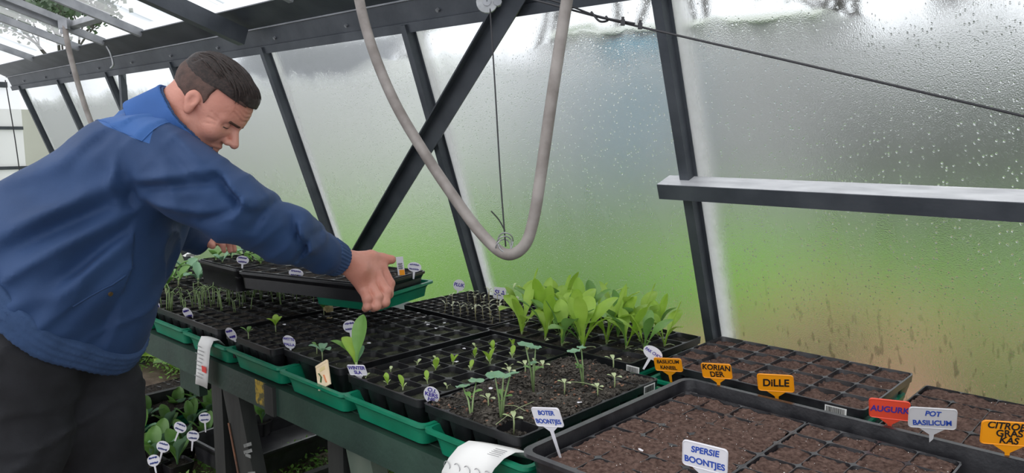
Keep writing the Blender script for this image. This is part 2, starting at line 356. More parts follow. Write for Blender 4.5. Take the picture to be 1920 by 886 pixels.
# far gable end
GX = -8.3
gab = tag(empty('wall_far', (0, 0, 0)), kind='structure', label='far gable end of the greenhouse with dark glazing frame')
mb = MB(); mb.box((GX, .2, 1.945), (.05, 3.6, .05)); mb.build('gable_rail', M['steel'], gab)
mb = MB(); mb.box((GX, .2, 1.55), (.04, 3.8, .03)); mb.build('gable_rail', M['steel'], gab)
mb = MB(); mb.box((GX, .2, 1.18), (.04, 4, .03)); mb.build('gable_rail', M['steel'], gab)
for y in (1.2, .9, .3, -.3):
    mb = MB(); mb.box((GX, y, 1.0), (.03, .035, 1.9)); mb.build('gable_mullion', M['steel'], gab)
mb = MB(); mb.box((GX, .2, .5), (.1, 4.2, 1.0)); mb.build('gable_base', mat('pale_gable_board', (.42, .42, .38), .8, (.5, .5, .46), 5), gab)
gp = MB(); gp.add([(0, 0, 0), (0, 3.8, 0), (0, 3.8, 1.1), (0, 0, 1.1)], [(0, 1, 2, 3)])
PG = bpy.data.materials.new('dirty_gable_glass'); PG.use_nodes = True; t = PG.node_tree; t.nodes.clear()
ou = t.nodes.new('ShaderNodeOutputMaterial'); a = t.nodes.new('ShaderNodeBsdfTransparent'); b = t.nodes.new('ShaderNodeBsdfTranslucent'); b.inputs[0].default_value = (.9, .9, .93, 1)
mx = t.nodes.new('ShaderNodeMixShader'); mx.inputs[0].default_value = .6; t.links.new(a.outputs[0], mx.inputs[1]); t.links.new(b.outputs[0], mx.inputs[2]); t.links.new(mx.outputs[0], ou.inputs[0])
gp.build('gable_pane', PG, gab, (GX, -1.7, 1.0))
# concrete kerb under the glass
mb = MB(); mb.box((-3.2, wy(Z0) + .02, Z0 / 2), (9, .14, Z0)); tag(mb.build('trim_1', mat('mossy_concrete_kerb', (.14, .14, .12), .9, (.08, .10, .06), 6)), kind='structure')
# floor inside and lawn outside
def groundgrid(x0, x1, y0, y1, step, amp, s, z=0):
    nx = int((x1 - x0) / step); ny = int((y1 - y0) / step)
    X, Y = np.meshgrid(np.linspace(x0, x1, nx + 1), np.linspace(y0, y1, ny + 1)); P = np.stack([X, Y, X * 0], -1)
    Zz = z + amp * fbm(P, s, 3, 3); V = np.stack([X, Y, Zz], -1).reshape(-1, 3); w = nx + 1
    F = [(j * w + i, j * w + i + 1, (j + 1) * w + i + 1, (j + 1) * w + i) for j in range(ny) for i in range(nx)]
    return V, F
mb = MB(); mb.add(*groundgrid(-8.3, 1.6, -1.2, 2.44, .06, .012, 4)); tag(mb.build('floor', M['gravel'], smooth=True), kind='structure')
LAWN = mat('lawn_grass', (.045, .095, .022), .9, (.145, .33, .018), .32, .8, 30, lo=.35, hi=.65)
mb = MB(); mb.add(*groundgrid(-90, 60, 2.5, 120, 3, .05, .2, -.03)); tag(mb.build('lawn', LAWN, smooth=True), kind='structure')
#PART2
# ------------------------------------------------------------------ outside, seen through the glass
def xbox(name, x0, x1, y0, y1, z0, z1, m, parent=None):
    mb = MB(); mb.box(((x0 + x1) / 2, (y0 + y1) / 2, (z0 + z1) / 2), (x1 - x0, y1 - y0, z1 - z0)); return mb.build(name, m, parent)
M['mauve_wall'] = mat('grey_mauve_render', (.26, .25, .28), .9, (.34, .33, .36), .8)
M['white_trim'] = mat('white_roof_trim', (.80, .80, .80), .5)
M['blue_panel'] = mat('light_blue_panel', (.10, .36, .55), .6)
M['bark_tree'] = mat('grey_tree_bark', (.10, .09, .085), .9)
M['foliage'] = mat('spring_tree_leaf', (.13, .20, .07), .7, (.24, .30, .12), 1.5, trans=.3)
M['foliage_dark'] = mat('dark_hedge_leaf', (.085, .125, .085), .8, (.15, .20, .13), 1.5, trans=.2)
M['brick'] = mat('reddish_brown_soil_bed', (.22, .115, .075), .95, (.40, .20, .13), 1.6, .6, 30)
bed = empty('garden_bed', (0, 0, 0)); tag(bed, 'bare reddish brown soil bed blurred behind the glass', 'garden bed')
mb = MB(); mb.add(*groundgrid(-2.7, .3, 3.7, 6.7, .1, .06, 1.5, .04)); mb.build('bed_soil', M['brick'], bed)
for k in range(16):
    x, y = random.uniform(-2.2, -.3), random.uniform(3.7, 5.8); mb = MB()
    for j in range(14):
        a = random.uniform(0, 6.28); l = random.uniform(.08, .2); mb.tube([(x, y, .04), (x + math.cos(a) * l * .5, y + math.sin(a) * l * .5, .04 + l), (x + math.cos(a) * l, y + math.sin(a) * l, .04 + l * .8)], [.012, .02, .004], 4)
    o = mb.build('bed_plant', M['leaf_dark'] if k % 3 else M['leaf_mid']); tag(o, 'low leafy plant in the soil bed beyond the glass', 'plant', 'plants in the bed outside')
# grey garden shed with a white roof edge
shed = empty('garden_shed', (-7.74,13.489,1.481)); 
S0 = (-10.716,12.769,1.482); S1 = (-5.337,13.669,1.48)
def wallrun(a, b, z0, z1, th, name, m, parent, off=0):
    a = np.array(a[:2]); b = np.array(b[:2]); d = (b - a); L_ = np.linalg.norm(d); ang = math.atan2(d[1], d[0]); c = (a + b) / 2
    mb = MB(); mb.box((0, off, (z1 - z0) / 2), (L_, th, z1 - z0)); o = mb.build(name, m, None, (c[0], c[1], z0), (0, 0, ang)); 
    o.parent = parent; o.matrix_parent_inverse = parent.matrix_world.inverted() if parent else Matrix(); o.location = Vector((c[0], c[1], z0)) - parent.location; o.matrix_parent_inverse = Matrix(); return o
tag(shed, 'grey garden shed with a white roof edge seen through the wet glass', 'shed')
wallrun(S0, S1, 0, 3.55, 3.0, 'shed_wall', M['mauve_wall'], shed, 1.5)
wallrun(S0, S1, 3.55, 3.66, 3.3, 'roof_edge', M['white_trim'], shed, 1.45)
BP0 = (-9.411,12.75,1.481); BP1 = (-8.163,13.091,1.481)
wallrun(BP0, BP1, 2.75, 3.25, .1, 'blue_panel', M['blue_panel'], shed, -.08)
BQ0 = (-9.091,12.496,1.481); BQ1 = (-8.13,12.845,1.481)
wallrun(BQ0, BQ1, .9, 2.3, .1, 'blue_panel', M['blue_panel'], shed, -.3)
# white curved pipe on the roof
mb = MB(); a = np.array((-9.924,11.802,3.502)); b = np.array((-9.627,12.104,3.628)); c = np.array((-9.4,12.325,3.67)); d = np.array((-9.323,12.382,3.586)); e = np.array((-9.298,12.371,3.398))
mb.tube([a, b, c, d, e], .055, 8); tag(mb.build('roof_pipe', M['white_trim']), 'curved white pipe bending down over the shed roof', 'pipe')
# long white greenhouse next door, ribbed roof
ngh = empty('neighbour_greenhouse', (-17.917,10.85,1.485)); tag(ngh, 'white neighbouring greenhouse with ribbed roof behind the misted panes', 'greenhouse')
A_ = (-26.552,8.276,1.488); B_ = (-12.001,12.255,1.483)
wallrun(A_, B_, 0, 2.6, 4, 'house_wall', mat('white_greenhouse_wall', (.74, .75, .80), .8), ngh, 2)
C_ = (-21.29,10.45,1.486); D_ = (-15.607,11.636,1.484)
w_ = wallrun(C_, D_, 2.6, 3.9, .3, 'roof_slope', mat('pale_grey_roofing', (.60, .61, .66), .7), ngh, .6)
for k in range(34):
    t_ = (k + .5) / 34; p = np.array(C_) * (1 - t_) + np.array(D_) * t_; q = np.array(p) + np.array([.15, -.15, 0])
    mb = MB(); mb.tube([(q[0] + .9, q[1] + .5, 3.95), (q[0] - .1, q[1] - .1, 2.6)], .035, 4); o = mb.build('roof_rib', M['steel_light'], ngh, tuple(-np.array(ngh.location)))
E_ = (-14.51,10.59,1.483); F_ = (-12.241,11.338,1.482)
wallrun(E_, F_, 0, 3.1, 2, 'white_annex', M['white_trim'], ngh, 1)
gb = empty('far_house', (-16, 1, 0)); tag(gb, 'pale building beyond the far gable of the greenhouse', 'building')
o = xbox('house_wall', -17, -14, -8, 9, 0, 1.9, mat('pale_far_wall', (.50, .48, .44), .8, (.56, .55, .5), 1), gb); o.location = (16, -1, 0)
for k in range(8): o = xbox('wall_post', -14.02, -13.9, -7 + 2 * k, -6.9 + 2 * k, 0, 1.9, M['steel'], gb); o.location = (16, -1, 0)
# trees
def tree(base, h, spread, seed, leafy, label, lm='foliage'):
    rr = random.Random(seed); t = empty('tree', base); tag(t, label, 'tree', None)
    mb = MB(); tips = []
    def grow(p, d, l, r, n):
        q = p + d * l; mid = (p + q) / 2 + Vector((rr.uniform(-1, 1), rr.uniform(-1, 1), rr.uniform(-.5, .5))) * l * .08
        mb.tube([p, mid, q], [r, r * .85, r * .7], 5, False)
        if n == 0 or r < .006: tips.append(q); return
        if n < 3: tips.append(q)
        for k in range(rr.choice((2, 3, 3))):
            nd = (d + Vector((rr.uniform(-1, 1), rr.uniform(-1, 1), rr.uniform(-.35, .7))) * spread).normalized(); grow(q, nd, l * rr.uniform(.62, .82), r * .62, n - 1)
    grow(Vector((0, 0, -.1)), Vector((0, 0, 1)), h * .34, h * .02, 5)
    mb.build('trunk', M['bark_tree'], t)
    fm = MB(); V = []; F = []; c = 0
    for p in tips:
        for k in range(leafy):
            o = p + Vector((rr.gauss(0, 1), rr.gauss(0, 1), rr.gauss(0, .8))) * h * .035; s = rr.uniform(.05, .11) * (1 + h * .03)
            u = Vector((rr.gauss(0, 1), rr.gauss(0, 1), rr.gauss(0, 1))).normalized() * s; w = u.orthogonal() * .7
            V += [o - u, o + w, o + u, o - w]; F.append((c, c + 1, c + 2, c + 3)); c += 4
    fm.add(V, F); o = fm.build('foliage', M[lm], t); o['kind'] = 'stuff'
TREES = [((-25.382,20.445,1.494), 8, 3, 'foliage', 'pale spring tree above the white greenhouse roof'), ((-15.956,18.226,1.488), 9, 2, 'foliage', 'thin bare tree rising above the curved roof pipe'),
    ((-13.862,20.193,1.488), 9.5, 4, 'foliage', 'tree with fine twigs above the grey shed roof'), ((-13.516,24.67,1.49), 10, 3, 'foliage', 'twiggy tree just behind the shed roof bend'),
    ((-10.589,24.65,1.488), 9, 9, 'foliage_dark', 'leafy tree at the far end of the shed'), ((-7.512,23.389,1.486), 8.5, 12, 'foliage_dark', 'dense green tree right of the shed'),
    ((-5.186,22.805,1.485), 8.5, 12, 'foliage_dark', 'dense tree behind the widest pane'), ((-3.189,21.913,1.483), 8, 12, 'foliage_dark', 'dark tree at the edge of the widest pane'), ((-33.19,10.345,1.492), 7, 6, 'foliage_dark', 'tree beyond the far end of the greenhouse')]
for k, (b, h, lf, lm, lb) in enumerate(TREES): tree((b[0], b[1], 0), h, .55, 11 + k, lf, lb, lm)
hedge = MB(); V = []; F = []; c = 0
H0 = np.array((-7.026,16.926,1.483)); H1 = np.array((-1.369,16.704,1.48))
for k in range(9000):
    t_ = random.random(); p = H0 * (1 - t_) + H1 * t_ + np.array([random.gauss(0, .35), random.gauss(0, .35), 0]); z = 2.9 * random.random() ** .8
    u = Vector((random.gauss(0, 1), random.gauss(0, 1), random.gauss(0, 1))).normalized() * .13; w = u.orthogonal(); o = Vector((p[0], p[1], z)); V += [o - u, o + w, o + u, o - w]; F.append((c, c + 1, c + 2, c + 3)); c += 4
hedge.add(V, F); tag(hedge.build('hedge', M['foliage_dark']), 'tall dark green hedge behind the right-hand pane', 'hedge', kind='stuff')

# ------------------------------------------------------------------ bench, trestles
bench = empty('workbench', (-1.9, 1.1, 0)); tag(bench, 'long dark green painted bench carrying the trays along the glass wall', 'bench')
def child(mb, name, m, parent, **k):
    o = mb.build(name, m, parent, **k); o.location = Vector(o.location) - parent.location; return o
BX0, BX1 = -3.9, .35
for y, nm in ((1.098, 'front_beam'), (2.06, 'rear_beam')):
    mb = MB(); mb.box(((BX0 + BX1) / 2, y, .705), (BX1 - BX0, .038, .085)); child(mb, nm, M['green_paint'], bench)
k = 0; y = 1.115
while y < 2.05:
    mb = MB(); mb.box(((BX0 + BX1) / 2, y + .045, .744), (BX1 - BX0, .086, .012)); child(mb, 'bench_slat', M['green_paint'], bench); y += .105
mb = MB(); 
yp = (-2.038,1.078,0.727)
mb.box((yp[0] - .004, 1.0785, .710), (.066, .0012, .074)); child(mb, 'yellow_paint_patch', M['yellow_paint'], bench)
mb = MB(); mb.box((yp[0] + .058, 1.074, .705), (.05, .012, .088)); child(mb, 'joint_block', M['dark_wood'], bench)
def trestle(x, label, marks):
    t = empty('trestle', (x, 1.3, 0)); tag(t, label, 'trestle', 'trestles under the bench')
    def leg(a, b, w, d, m, name='leg', yy=1.15):
        mb = MB(); a = np.array(a, float); b = np.array(b, float); c = (a + b) / 2; L_ = np.linalg.norm(b - a); ang = math.atan2(b[0] - a[0], b[2] - a[2])
        mb.box(c, (w, d, L_), (0, ang, 0)); return child(mb, name, m, t)
    for yy in (1.15, 1.98):
        leg((x - .075, yy, 0), (x - .075, yy, .66), .075, .05, M['dark_wood'])
        leg((x + .245, yy - .012, 0), (x + .035, yy - .012, .67), .105, .045, M['dark_wood'] if marks else M['wood'])
        mb = MB(); mb.add([(x - .04, yy + .02, 0), (x + .16, yy + .02, 0), (x - .0, yy + .02, .66), (x - .04, yy + .02, .66), (x - .04, yy + .03, 0), (x + .16, yy + .03, 0), (x - .0, yy + .03, .66), (x - .04, yy + .03, .66)],
            [(0, 1, 2, 3), (7, 6, 5, 4), (0, 4, 5, 1), (1, 5, 6, 2), (2, 6, 7, 3), (3, 7, 4, 0)]); child(mb, 'side_panel', M['dark_wood'], t)
    mb = MB(); mb.box((x, 1.56, .655), (.09, .85, .05)); child(mb, 'cross_beam', M['dark_wood'], t)
    mb = MB(); mb.box((x - .075, 1.56, .18), (.03, .8, .05)); child(mb, 'stretcher', M['dark_wood'], t)
    if marks:
        mk_ = (x + .155, 0, (-2.181,1.11,0.491)[2])
        e = MB(); e.box((x + .092, 1.112, .33), (.008, .003, .42), (0, -math.atan2(.21, .67), 0)); child(e, 'bare_wood_edge', M['scuff'], t)
        for dz, l in ((0, .055), (-.022, .058), (-.036, .035)):
            mb = MB(); mb.box((mk_[0], 1.1115, mk_[2] + dz), (l, .0015, .011), (0, -R(24 if dz > -.03 else 5), 0)); child(mb, 'painted_mark', M['mark_paint'], t)
        mb = MB(); mb.box((mk_[0] + .02, 1.1115, mk_[2] - .095), (.05, .0015, .02), (0, -R(20), 0)); child(mb, 'painted_mark', M['mark_paint'], t)
T1P = (-2.437,1.13,0.559); T2P = (-1.728,1.13,0.582)
trestle(T1P[0] + .075, 'dark trestle with grey paint marks on its slanted leg', True)
trestle(T2P[0] + .075, 'trestle with bare green-grey slanted leg under the bench middle', False)
trestle(-3.72, 'dark trestle at the far end of the bench', True)
BP_ = (-2.719,1.16,0.668)
mb = MB(); mb.box((BP_[0], 1.17, .61), (.16, .03, .15)); child(mb, 'corner_board', M['green_paint'], bench)

# ------------------------------------------------------------------ trays
def rloop(w, h, r, n=3):
    """rounded rectangle, 4*(n+1) points"""
    P = []
    for cx, cy, a0 in ((w / 2 - r, h / 2 - r, 0), (-w / 2 + r, h / 2 - r, 90), (-w / 2 + r, -h / 2 + r, 180), (w / 2 - r, -h / 2 + r, 270)):
        for k in range(n + 1): a = R(a0 + 90 * k / n); P.append((cx + r * math.cos(a), cy + r * math.sin(a)))
    return np.array(P)
def rings(mb, loops, close_last=True, close_first=False):
    """loops: list of (pts2d, z, (cx,cy)); consecutive loops are bridged"""
    V = []; n = len(loops[0][0])
    for P, z, c in loops: V += [(p[0] + c[0], p[1] + c[1], z) for p in P]
    F = [(i * n + k, i * n + (k + 1) % n, (i + 1) * n + (k + 1) % n, (i + 1) * n + k) for i in range(len(loops) - 1) for k in range(n)]
    if close_last: F.append(tuple(range((len(loops) - 1) * n, len(loops) * n)))
    if close_first: F.append(tuple(range(n - 1, -1, -1)))
    mb.add(V, F)
def basin(name, w, d, depth, lip, flare, r, m, label, cat, loc, rz=0, group=None, th=.003, ribs=False):
    mb = MB(); o = rloop
    L = [(o(w - 2 * lip, d - 2 * lip, r * .8), -.001), (o(w - 2 * lip, d - 2 * lip, r * .8), 0), (o(w, d, r), 0), (o(w, d, r), -.008), (o(w - 2 * lip + 2 * th, d - 2 * lip + 2 * th, r), -.008),
         (o(w - 2 * lip - flare * .35, d - 2 * lip - flare * .35, r), -depth * .35), (o(w - 2 * lip - flare * .5, d - 2 * lip - flare * .5, r), -depth * .36), (o(w - 2 * lip - flare, d - 2 * lip - flare, r), -depth)]
    rings(mb, [(p, z, (0, 0)) for p, z in L])
    I = [(o(w - 2 * lip, d - 2 * lip, r * .8), -.001), (o(w - 2 * lip - 2 * th - flare, d - 2 * lip - 2 * th - flare, r), -depth + th)]
    rings(mb, [(p, z, (0, 0)) for p, z in I])
    ob = mb.build(name, m, None, loc, (0, 0, rz)); smooth_by_angle(ob, 50); tag(ob, label, cat, group); return ob
SOILM = {'soil': M['soil'], 'dry': M['soil_dry'], 'mossy': M['soil_mossy']}
def cell_tray(nx, ny, w, d, ctr, rot, label, soil='soil', level=-.008, amp=.003, hgt=.08, seed=0, worn=False, chips=0, perl=40, group='black cell trays on the bench', empty_cells=(), step=.0045, cr=.21, strip=.030, overfill=0.0):
    cw, cd_ = w / nx, d / ny; mb = MB(); r = min(cw, cd_) * cr
    sq = []
    for i in range(nx):
        for j in range(ny):
            c = (-w / 2 + cw * (i + .5), -d / 2 + cd_ * (j + .5)); web = strip * min(cw, cd_)
            inner = rloop(cw - web, cd_ - web, r); n = len(inner)
            outer = inner.copy()                              # matching points on the cell's square edge
            for k in range(n):
                q = k // 4; kk = k % 4
                sx, sy = ((1, 1), (-1, 1), (-1, -1), (1, -1))[q]
                if kk in (1, 2): outer[k] = (sx * cw / 2, sy * cd_ / 2)
                else:
                    if (kk == 0) == (q % 2 == 0): outer[k] = (sx * cw / 2, inner[k][1])
                    else: outer[k] = (inner[k][0], sy * cd_ / 2)
            for k in (1, 2):
                pass
            bot = rloop(cw * .62, cd_ * .62, r * .8)
            rings(mb, [(outer, 0, c), (inner, 0, c), (inner * .985, -.004, c), (bot, -hgt + .001, c)])
            if i in (0, nx - 1) or j in (0, ny - 1):
                rings(mb, [(inner * 1.02, -.010, c), (inner * .96, -.03, c), (bot * 1.05, -hgt, c)])
    rings(mb, [(rloop(w, d, .012), 0, (0, 0)), (rloop(w + .006, d + .006, .014), -.001, (0, 0)), (rloop(w + .004, d + .004, .014), -.020, (0, 0)), (rloop(w - .004, d - .004, .014), -.020, (0, 0))], False)
    ob = mb.build('seed_tray', M['black_worn'] if worn else M['black'], None, ctr, rot); smooth_by_angle(ob, 40); tag(ob, label, 'tray', group)
    # soil: one lumpy surface under the web of each cell
    ix, iy = w - .010, d - .010; ax, ay = int(ix / step), int(iy / step)
    X, Y = np.meshgrid(np.linspace(-ix / 2, ix / 2, ax + 1), np.linspace(-iy / 2, iy / 2, ay + 1)); P = np.stack([X, Y, X * 0 + seed], -1)
    u = np.abs(((X + w / 2) / cw) % 1 - .5) * 2; v = np.abs(((Y + d / 2) / cd_) % 1 - .5) * 2
    Z = level + amp * (vnoise(P, 45, 1) + .7 * vnoise(P, 110, 2) + .55 * vnoise(P, 260, 3)) + overfill * np.clip(.25 + 1.2 * vnoise(P, 9, 5), 0, 1) * np.clip(np.minimum(ix / 2 - np.abs(X), iy / 2 - np.abs(Y)) / .022, 0, 1)
    hollow = vnoise(np.stack([np.floor((X + w / 2) / cw) * 3.1, np.floor((Y + d / 2) / cd_) * 3.7, X * 0 + seed], -1), 1, 9)
    Z = Z - .004 * (hollow + .3) * (1 if overfill == 0 else .5)
    for (ci, cj) in empty_cells:
        mk = (np.floor((X + w / 2) / cw) == ci) & (np.floor((Y + d / 2) / cd_) == cj); Z = np.where(mk, Z - .022, Z)
    if overfill == 0: Z = np.minimum(Z, -.0015)
    V = np.stack([X, Y, Z], -1).reshape(-1, 3); ww = ax + 1
    F = [(jj * ww + ii, jj * ww + ii + 1, (jj + 1) * ww + ii + 1, (jj + 1) * ww + ii) for jj in range(ay) for ii in range(ax)]
    sb = MB(); sb.add(V, F); so = sb.build('soil', SOILM[soil], ob, smooth=True); so['kind'] = 'stuff'
    def scatter(n, m, name, s0, s1, flat, zoff, sd, box=None):
        g = np.random.default_rng(sd); O = np.array([(1, 0, 0), (-1, 0, 0), (0, 1, 0), (0, -1, 0), (0, 0, 1), (0, 0, -1)], float); FF = [(0, 2, 4), (2, 1, 4), (1, 3, 4), (3, 0, 4), (2, 0, 5), (1, 2, 5), (3, 1, 5), (0, 3, 5)]
        q = MB()
        for k in range(n):
            xx, yy = g.uniform(-ix / 2, ix / 2), g.uniform(-iy / 2, iy / 2); 
            if box and not (box[0] < xx < box[1] and box[2] < yy < box[3]): continue
            ii = int((xx + ix / 2) / ix * ax); jj = int((yy + iy / 2) / iy * ay); zz = Z[jj, ii] + zoff
            s = g.uniform(s0, s1); a = np.array(Euler(tuple(g.uniform(-.6, .6, 2)) + (g.uniform(0, 6.28),)).to_matrix())
            q.add((O * (s, s * g.uniform(.4, .8), s * flat) * g.uniform(.7, 1.2, (6, 1))) @ a.T + (xx, yy, zz), FF)
        if q.n: o = q.build(name, m, ob); o['kind'] = 'stuff'
    if chips: scatter(chips, M['bark'], 'bark_crumbs', .0025, .0085, .45, .001, seed + 5); scatter(chips // 45, M['bark_red'], 'bark_chips', .003, .009, .5, .002, seed + 6)
    if perl: scatter(perl, M['perlite'], 'perlite_grains', .0006, .0016, .8, .0003, seed + 7)
    return ob
def barcode(parent, loc, rz, w=.03, h=.016):
    mb = MB(); mb.box((0, 0, 0), (w, .0006, h)); o = mb.build('barcode_sticker', M['paper'], parent, loc, (0, 0, rz))
    q = MB(); x = -w * .42
    while x < w * .42:
        b = random.uniform(.0005, .0014); q.box((x, -.0005, .0015), (b, .0004, h * .62)); x += b + random.uniform(.0006, .0013)
    q.build('barcode_lines', M['ink_black'], o)
Zt = .85
def rect(x0, x1, y0, y1, z=Zt): return ((x0 + x1) / 2, (y0 + y1) / 2, z), x1 - x0, y1 - y0
TR = {}
def T(key, x0, x1, y0, y1, nx, ny, label, z=Zt, rot=(0, 0, 0), **k):
    c, w, d = rect(x0, x1, y0, y1, z); TR[key] = (cell_tray(nx, ny, w, d, c, rot, label, **k), nx, ny, w, d); return TR[key][0]
t5 = T('kers', -1.325, -1.022, 1.108, 1.640, 4, 7, 'black cell tray overfilled with bark crumbs and nasturtium seedlings', soil='soil', level=-.0025, amp=.0045, seed=5, chips=5200, perl=25, empty_cells=((3, 0),), step=.004, overfill=.014)
t4 = T('lettuce', -1.640, -1.345, 1.112, 1.668, 4, 7, 'black cell tray of small two-leaved lettuce seedlings', seed=4, soil='mossy', level=-.013, perl=20)
t3 = T('mossy', -1.985, -1.690, 1.125, 1.700, 4, 7, 'black cell tray with mossy soil and one big-leaved seedling at its front', soil='mossy', seed=3, level=-.010, perl=20)
t2 = T('small', -2.285, -1.995, 1.095, 1.690, 6, 12, 'black fine-celled tray with a pale petal lying at its back', seed=2, level=-.006, perl=15)
t1 = T('leek', -2.835, -2.335, 1.095, 1.655, 8, 9, 'wide black cell tray with thin leek sprouts at its far side', seed=1, level=-.006, perl=15)
tb = T('far', -3.22, -2.85, 1.095, 1.66, 6, 9, 'black cell tray at the far end beside the white paper', seed=11, level=-.006, perl=5)
tb2 = T('farther', -3.64, -3.25, 1.095, 1.66, 6, 9, 'last black cell tray on the bench, behind the jacket', seed=22, level=-.006, perl=5)
b1 = T('sprouts', -2.195, -1.735, 1.745, 2.085, 12, 9, 'black fine-celled tray of pale thin sprouts against the glass', seed=6, level=-.005, perl=15, soil='soil')
cb = T('cabbage', -1.715, -1.150, 1.70, 2.09, 7, 4, 'black cell tray crowded with tall bright green leafy seedlings', seed=7, level=-.009, rot=(0, 0, 0), perl=20)
rt = T('herbs', -1.105, -.555, 1.765, 2.140, 7, 4, 'black cell tray of brown peat beneath the orange plant tags', soil='dry', level=-.007, amp=.0045, seed=8, z=Zt, perl=60, worn=True, step=.004, cr=.17, strip=.018)
fr = T('citrus', -.500, .05, 1.690, 2.060, 7, 4, 'black cell tray of brown peat at the right edge of the bench', soil='dry', level=-.004, amp=.0038, seed=9, perl=60, overfill=.004, step=.004, cr=.17, strip=.018)
in1 = T('beans_left', -.936, -.632, 1.088, 1.635, 4, 7, 'peat-filled cell tray in the black carrier, with the bean tags', z=Zt - .012, soil='dry', level=-.0035, amp=.0032, seed=12, overfill=.005, hgt=.055, perl=220, worn=True, step=.0035, group=None, cr=.17, strip=.018)
in2 = T('beans_right', -.628, -.326, 1.088, 1.635, 4, 7, 'second peat-filled cell tray in the black carrier, tagless', z=Zt - .012, soil='dry', level=-.0035, amp=.0032, seed=13, overfill=.004, hgt=.055, perl=200, worn=True, step=.0035, group=None, cr=.17, strip=.018)
barcode(t5, (.1515 + .004, .532 / 2 - .045, -.016), R(90), .05, .024); barcode(cb, ((-1.138,1.7,0.849)[0] + 1.4325, -.1985, -.016), 0, .042, .024); barcode(rt, (.215, -.191, -.016), 0, .050, .020)
basin('carrier_tray', 1.02, .640, .085, .014, .012, .03, M['black_worn'], 'large black carrier tray with a wide lip holding two peat trays', 'tray', (-.97 + .51, 1.048 + .32, Zt + .006))
for k in range(9):
    x1 = -.965 - .318 * k
    lb = ['green drip tray under the nasturtium seedlings, white leaflet over its rim', 'green drip tray below the lettuce seedlings', 'green drip tray with a seed packet leaning in it', 'green drip tray below the fine-celled tray', 'green drip tray with a long white leaflet over its rim', 'green drip tray below the leek sprouts', 'green drip tray just behind the jacket', 'green drip tray second from the far bench end', 'green drip tray at the far bench end'][k]
    basin('drip_tray', .322, .62, .060, .012, .03, .02, M['green_plastic'], lb, 'drip tray', (x1 - .159, 1.066 + .31, .812 + .003 * (k % 2)), 0, 'green drip trays')
for k, (xc, w_, lb) in enumerate(((-1.43, .58, 'green drip tray under the bright leafy seedlings'), (-.83, .56, 'green drip tray under the herb peat tray'), (-.24, .56, 'green drip tray under the rightmost peat tray'))):
    basin('drip_tray', w_, .36, .060, .012, .03, .02, M['green_plastic'], lb, 'drip tray', (xc, 1.905, .812), 0, 'green drip trays')
# the tray being lifted
h2 = T('held', -2.52, -1.956, 1.27, 1.56, 7, 4, 'black cell tray lifted in the man\'s right hand, tags at its end', z=1.006, rot=(0, 0, R(16.4)), seed=14, level=-.006, group=None, hgt=.065)
h2.location = (-2.250, 1.475, 1.008)
h1 = T('held_leafy', -2.835, -2.545, 1.275, 1.575, 4, 4, 'small black tray of leafy seedlings at the man\'s left hand', z=1.006, seed=15, level=-.006, group=None)
basin('black_tray', .585, .315, .060, .006, .012, .02, M['black'], 'plain black tray around the cell tray in the man\'s right hand', 'tray', (-2.250, 1.475, 1.004), R(16.4), None)
basin('black_tray', .315, .325, .085, .006, .012, .02, M['black'], 'plain black tray at the man\'s left hand', 'tray', (-2.69, 1.425, 1.002), 0, None)
basin('drip_tray', .30, .33, .052, .012, .02, .02, M['green_plastic'], 'green drip tray lifted together with the black tray above the bench', 'drip tray', (-2.112, 1.545, .964), R(16.4), None)
#PART3
# ------------------------------------------------------------------ implicit surfaces for the figure
def nets(fn, lo, hi, h):
    lo = np.array(lo, float); n = np.ceil((np.array(hi) - lo) / h).astype(int) + 1
    ax = [lo[k] + h * np.arange(n[k]) for k in range(3)]
    st = 4; cn = (n + st - 1) // st + 1; cx = [lo[k] + h * st * np.arange(cn[k]) for k in range(3)]
    DC = fn(np.stack(np.meshgrid(*cx, indexing='ij'), -1).reshape(-1, 3)).reshape(cn)      # coarse pass finds the blocks near the surface
    ii = [np.minimum(np.round(np.arange(n[k]) / st).astype(int), cn[k] - 1) for k in range(3)]; D = DC[np.ix_(*ii)].copy()
    near = np.abs(D) < h * st * 2.2 + .012; gi = np.argwhere(near); D[near] = fn(lo + gi * h)
    ins = D < 0; cshape = tuple(n - 1); acc = np.zeros(cshape + (3,)); cnt = np.zeros(cshape)
    offs = [(i, j, k) for i in (0, 1) for j in (0, 1) for k in (0, 1)]
    sl = lambda o: tuple(slice(o[a], o[a] + cshape[a]) for a in range(3))
    for a in range(3):
        for o in offs:
            if o[a]: continue
            o2 = list(o); o2[a] = 1; d0, d1 = D[sl(o)], D[sl(o2)]; c = (d0 < 0) != (d1 < 0); t = np.where(c, d0 / np.where(c, d0 - d1, 1), 0)
            p = np.array(o, float) + np.zeros(cshape + (3,)); p[..., a] += t; acc += np.where(c[..., None], p, 0); cnt += c
    m = cnt > 0; idx = -np.ones(cshape, int); idx[m] = np.arange(m.sum())
    base = np.stack(np.meshgrid(*[np.arange(c) for c in cshape], indexing='ij'), -1)
    V = (base[m] + acc[m] / cnt[m][:, None]) * h + lo; F = []
    for a in range(3):
        b, c = (a + 1) % 3, (a + 2) % 3
        s0 = [slice(None)] * 3; s1 = [slice(None)] * 3; s0[a] = slice(0, -1); s1[a] = slice(1, None)
        A, B = ins[tuple(s0)], ins[tuple(s1)]; X = np.argwhere(A != B)
        X = X[(X[:, b] > 0) & (X[:, c] > 0) & (X[:, b] < cshape[b]) & (X[:, c] < cshape[c])]
        q = []
        for db, dc in ((1, 1), (0, 1), (0, 0), (1, 0)): Y = X.copy(); Y[:, b] -= db; Y[:, c] -= dc; q.append(idx[tuple(Y.T)])
        q = np.stack(q, 1); fl = ~A[tuple(X.T)]; q[fl] = q[fl][:, ::-1]; F.append(q[(q >= 0).all(1)])
    return V, np.concatenate(F)
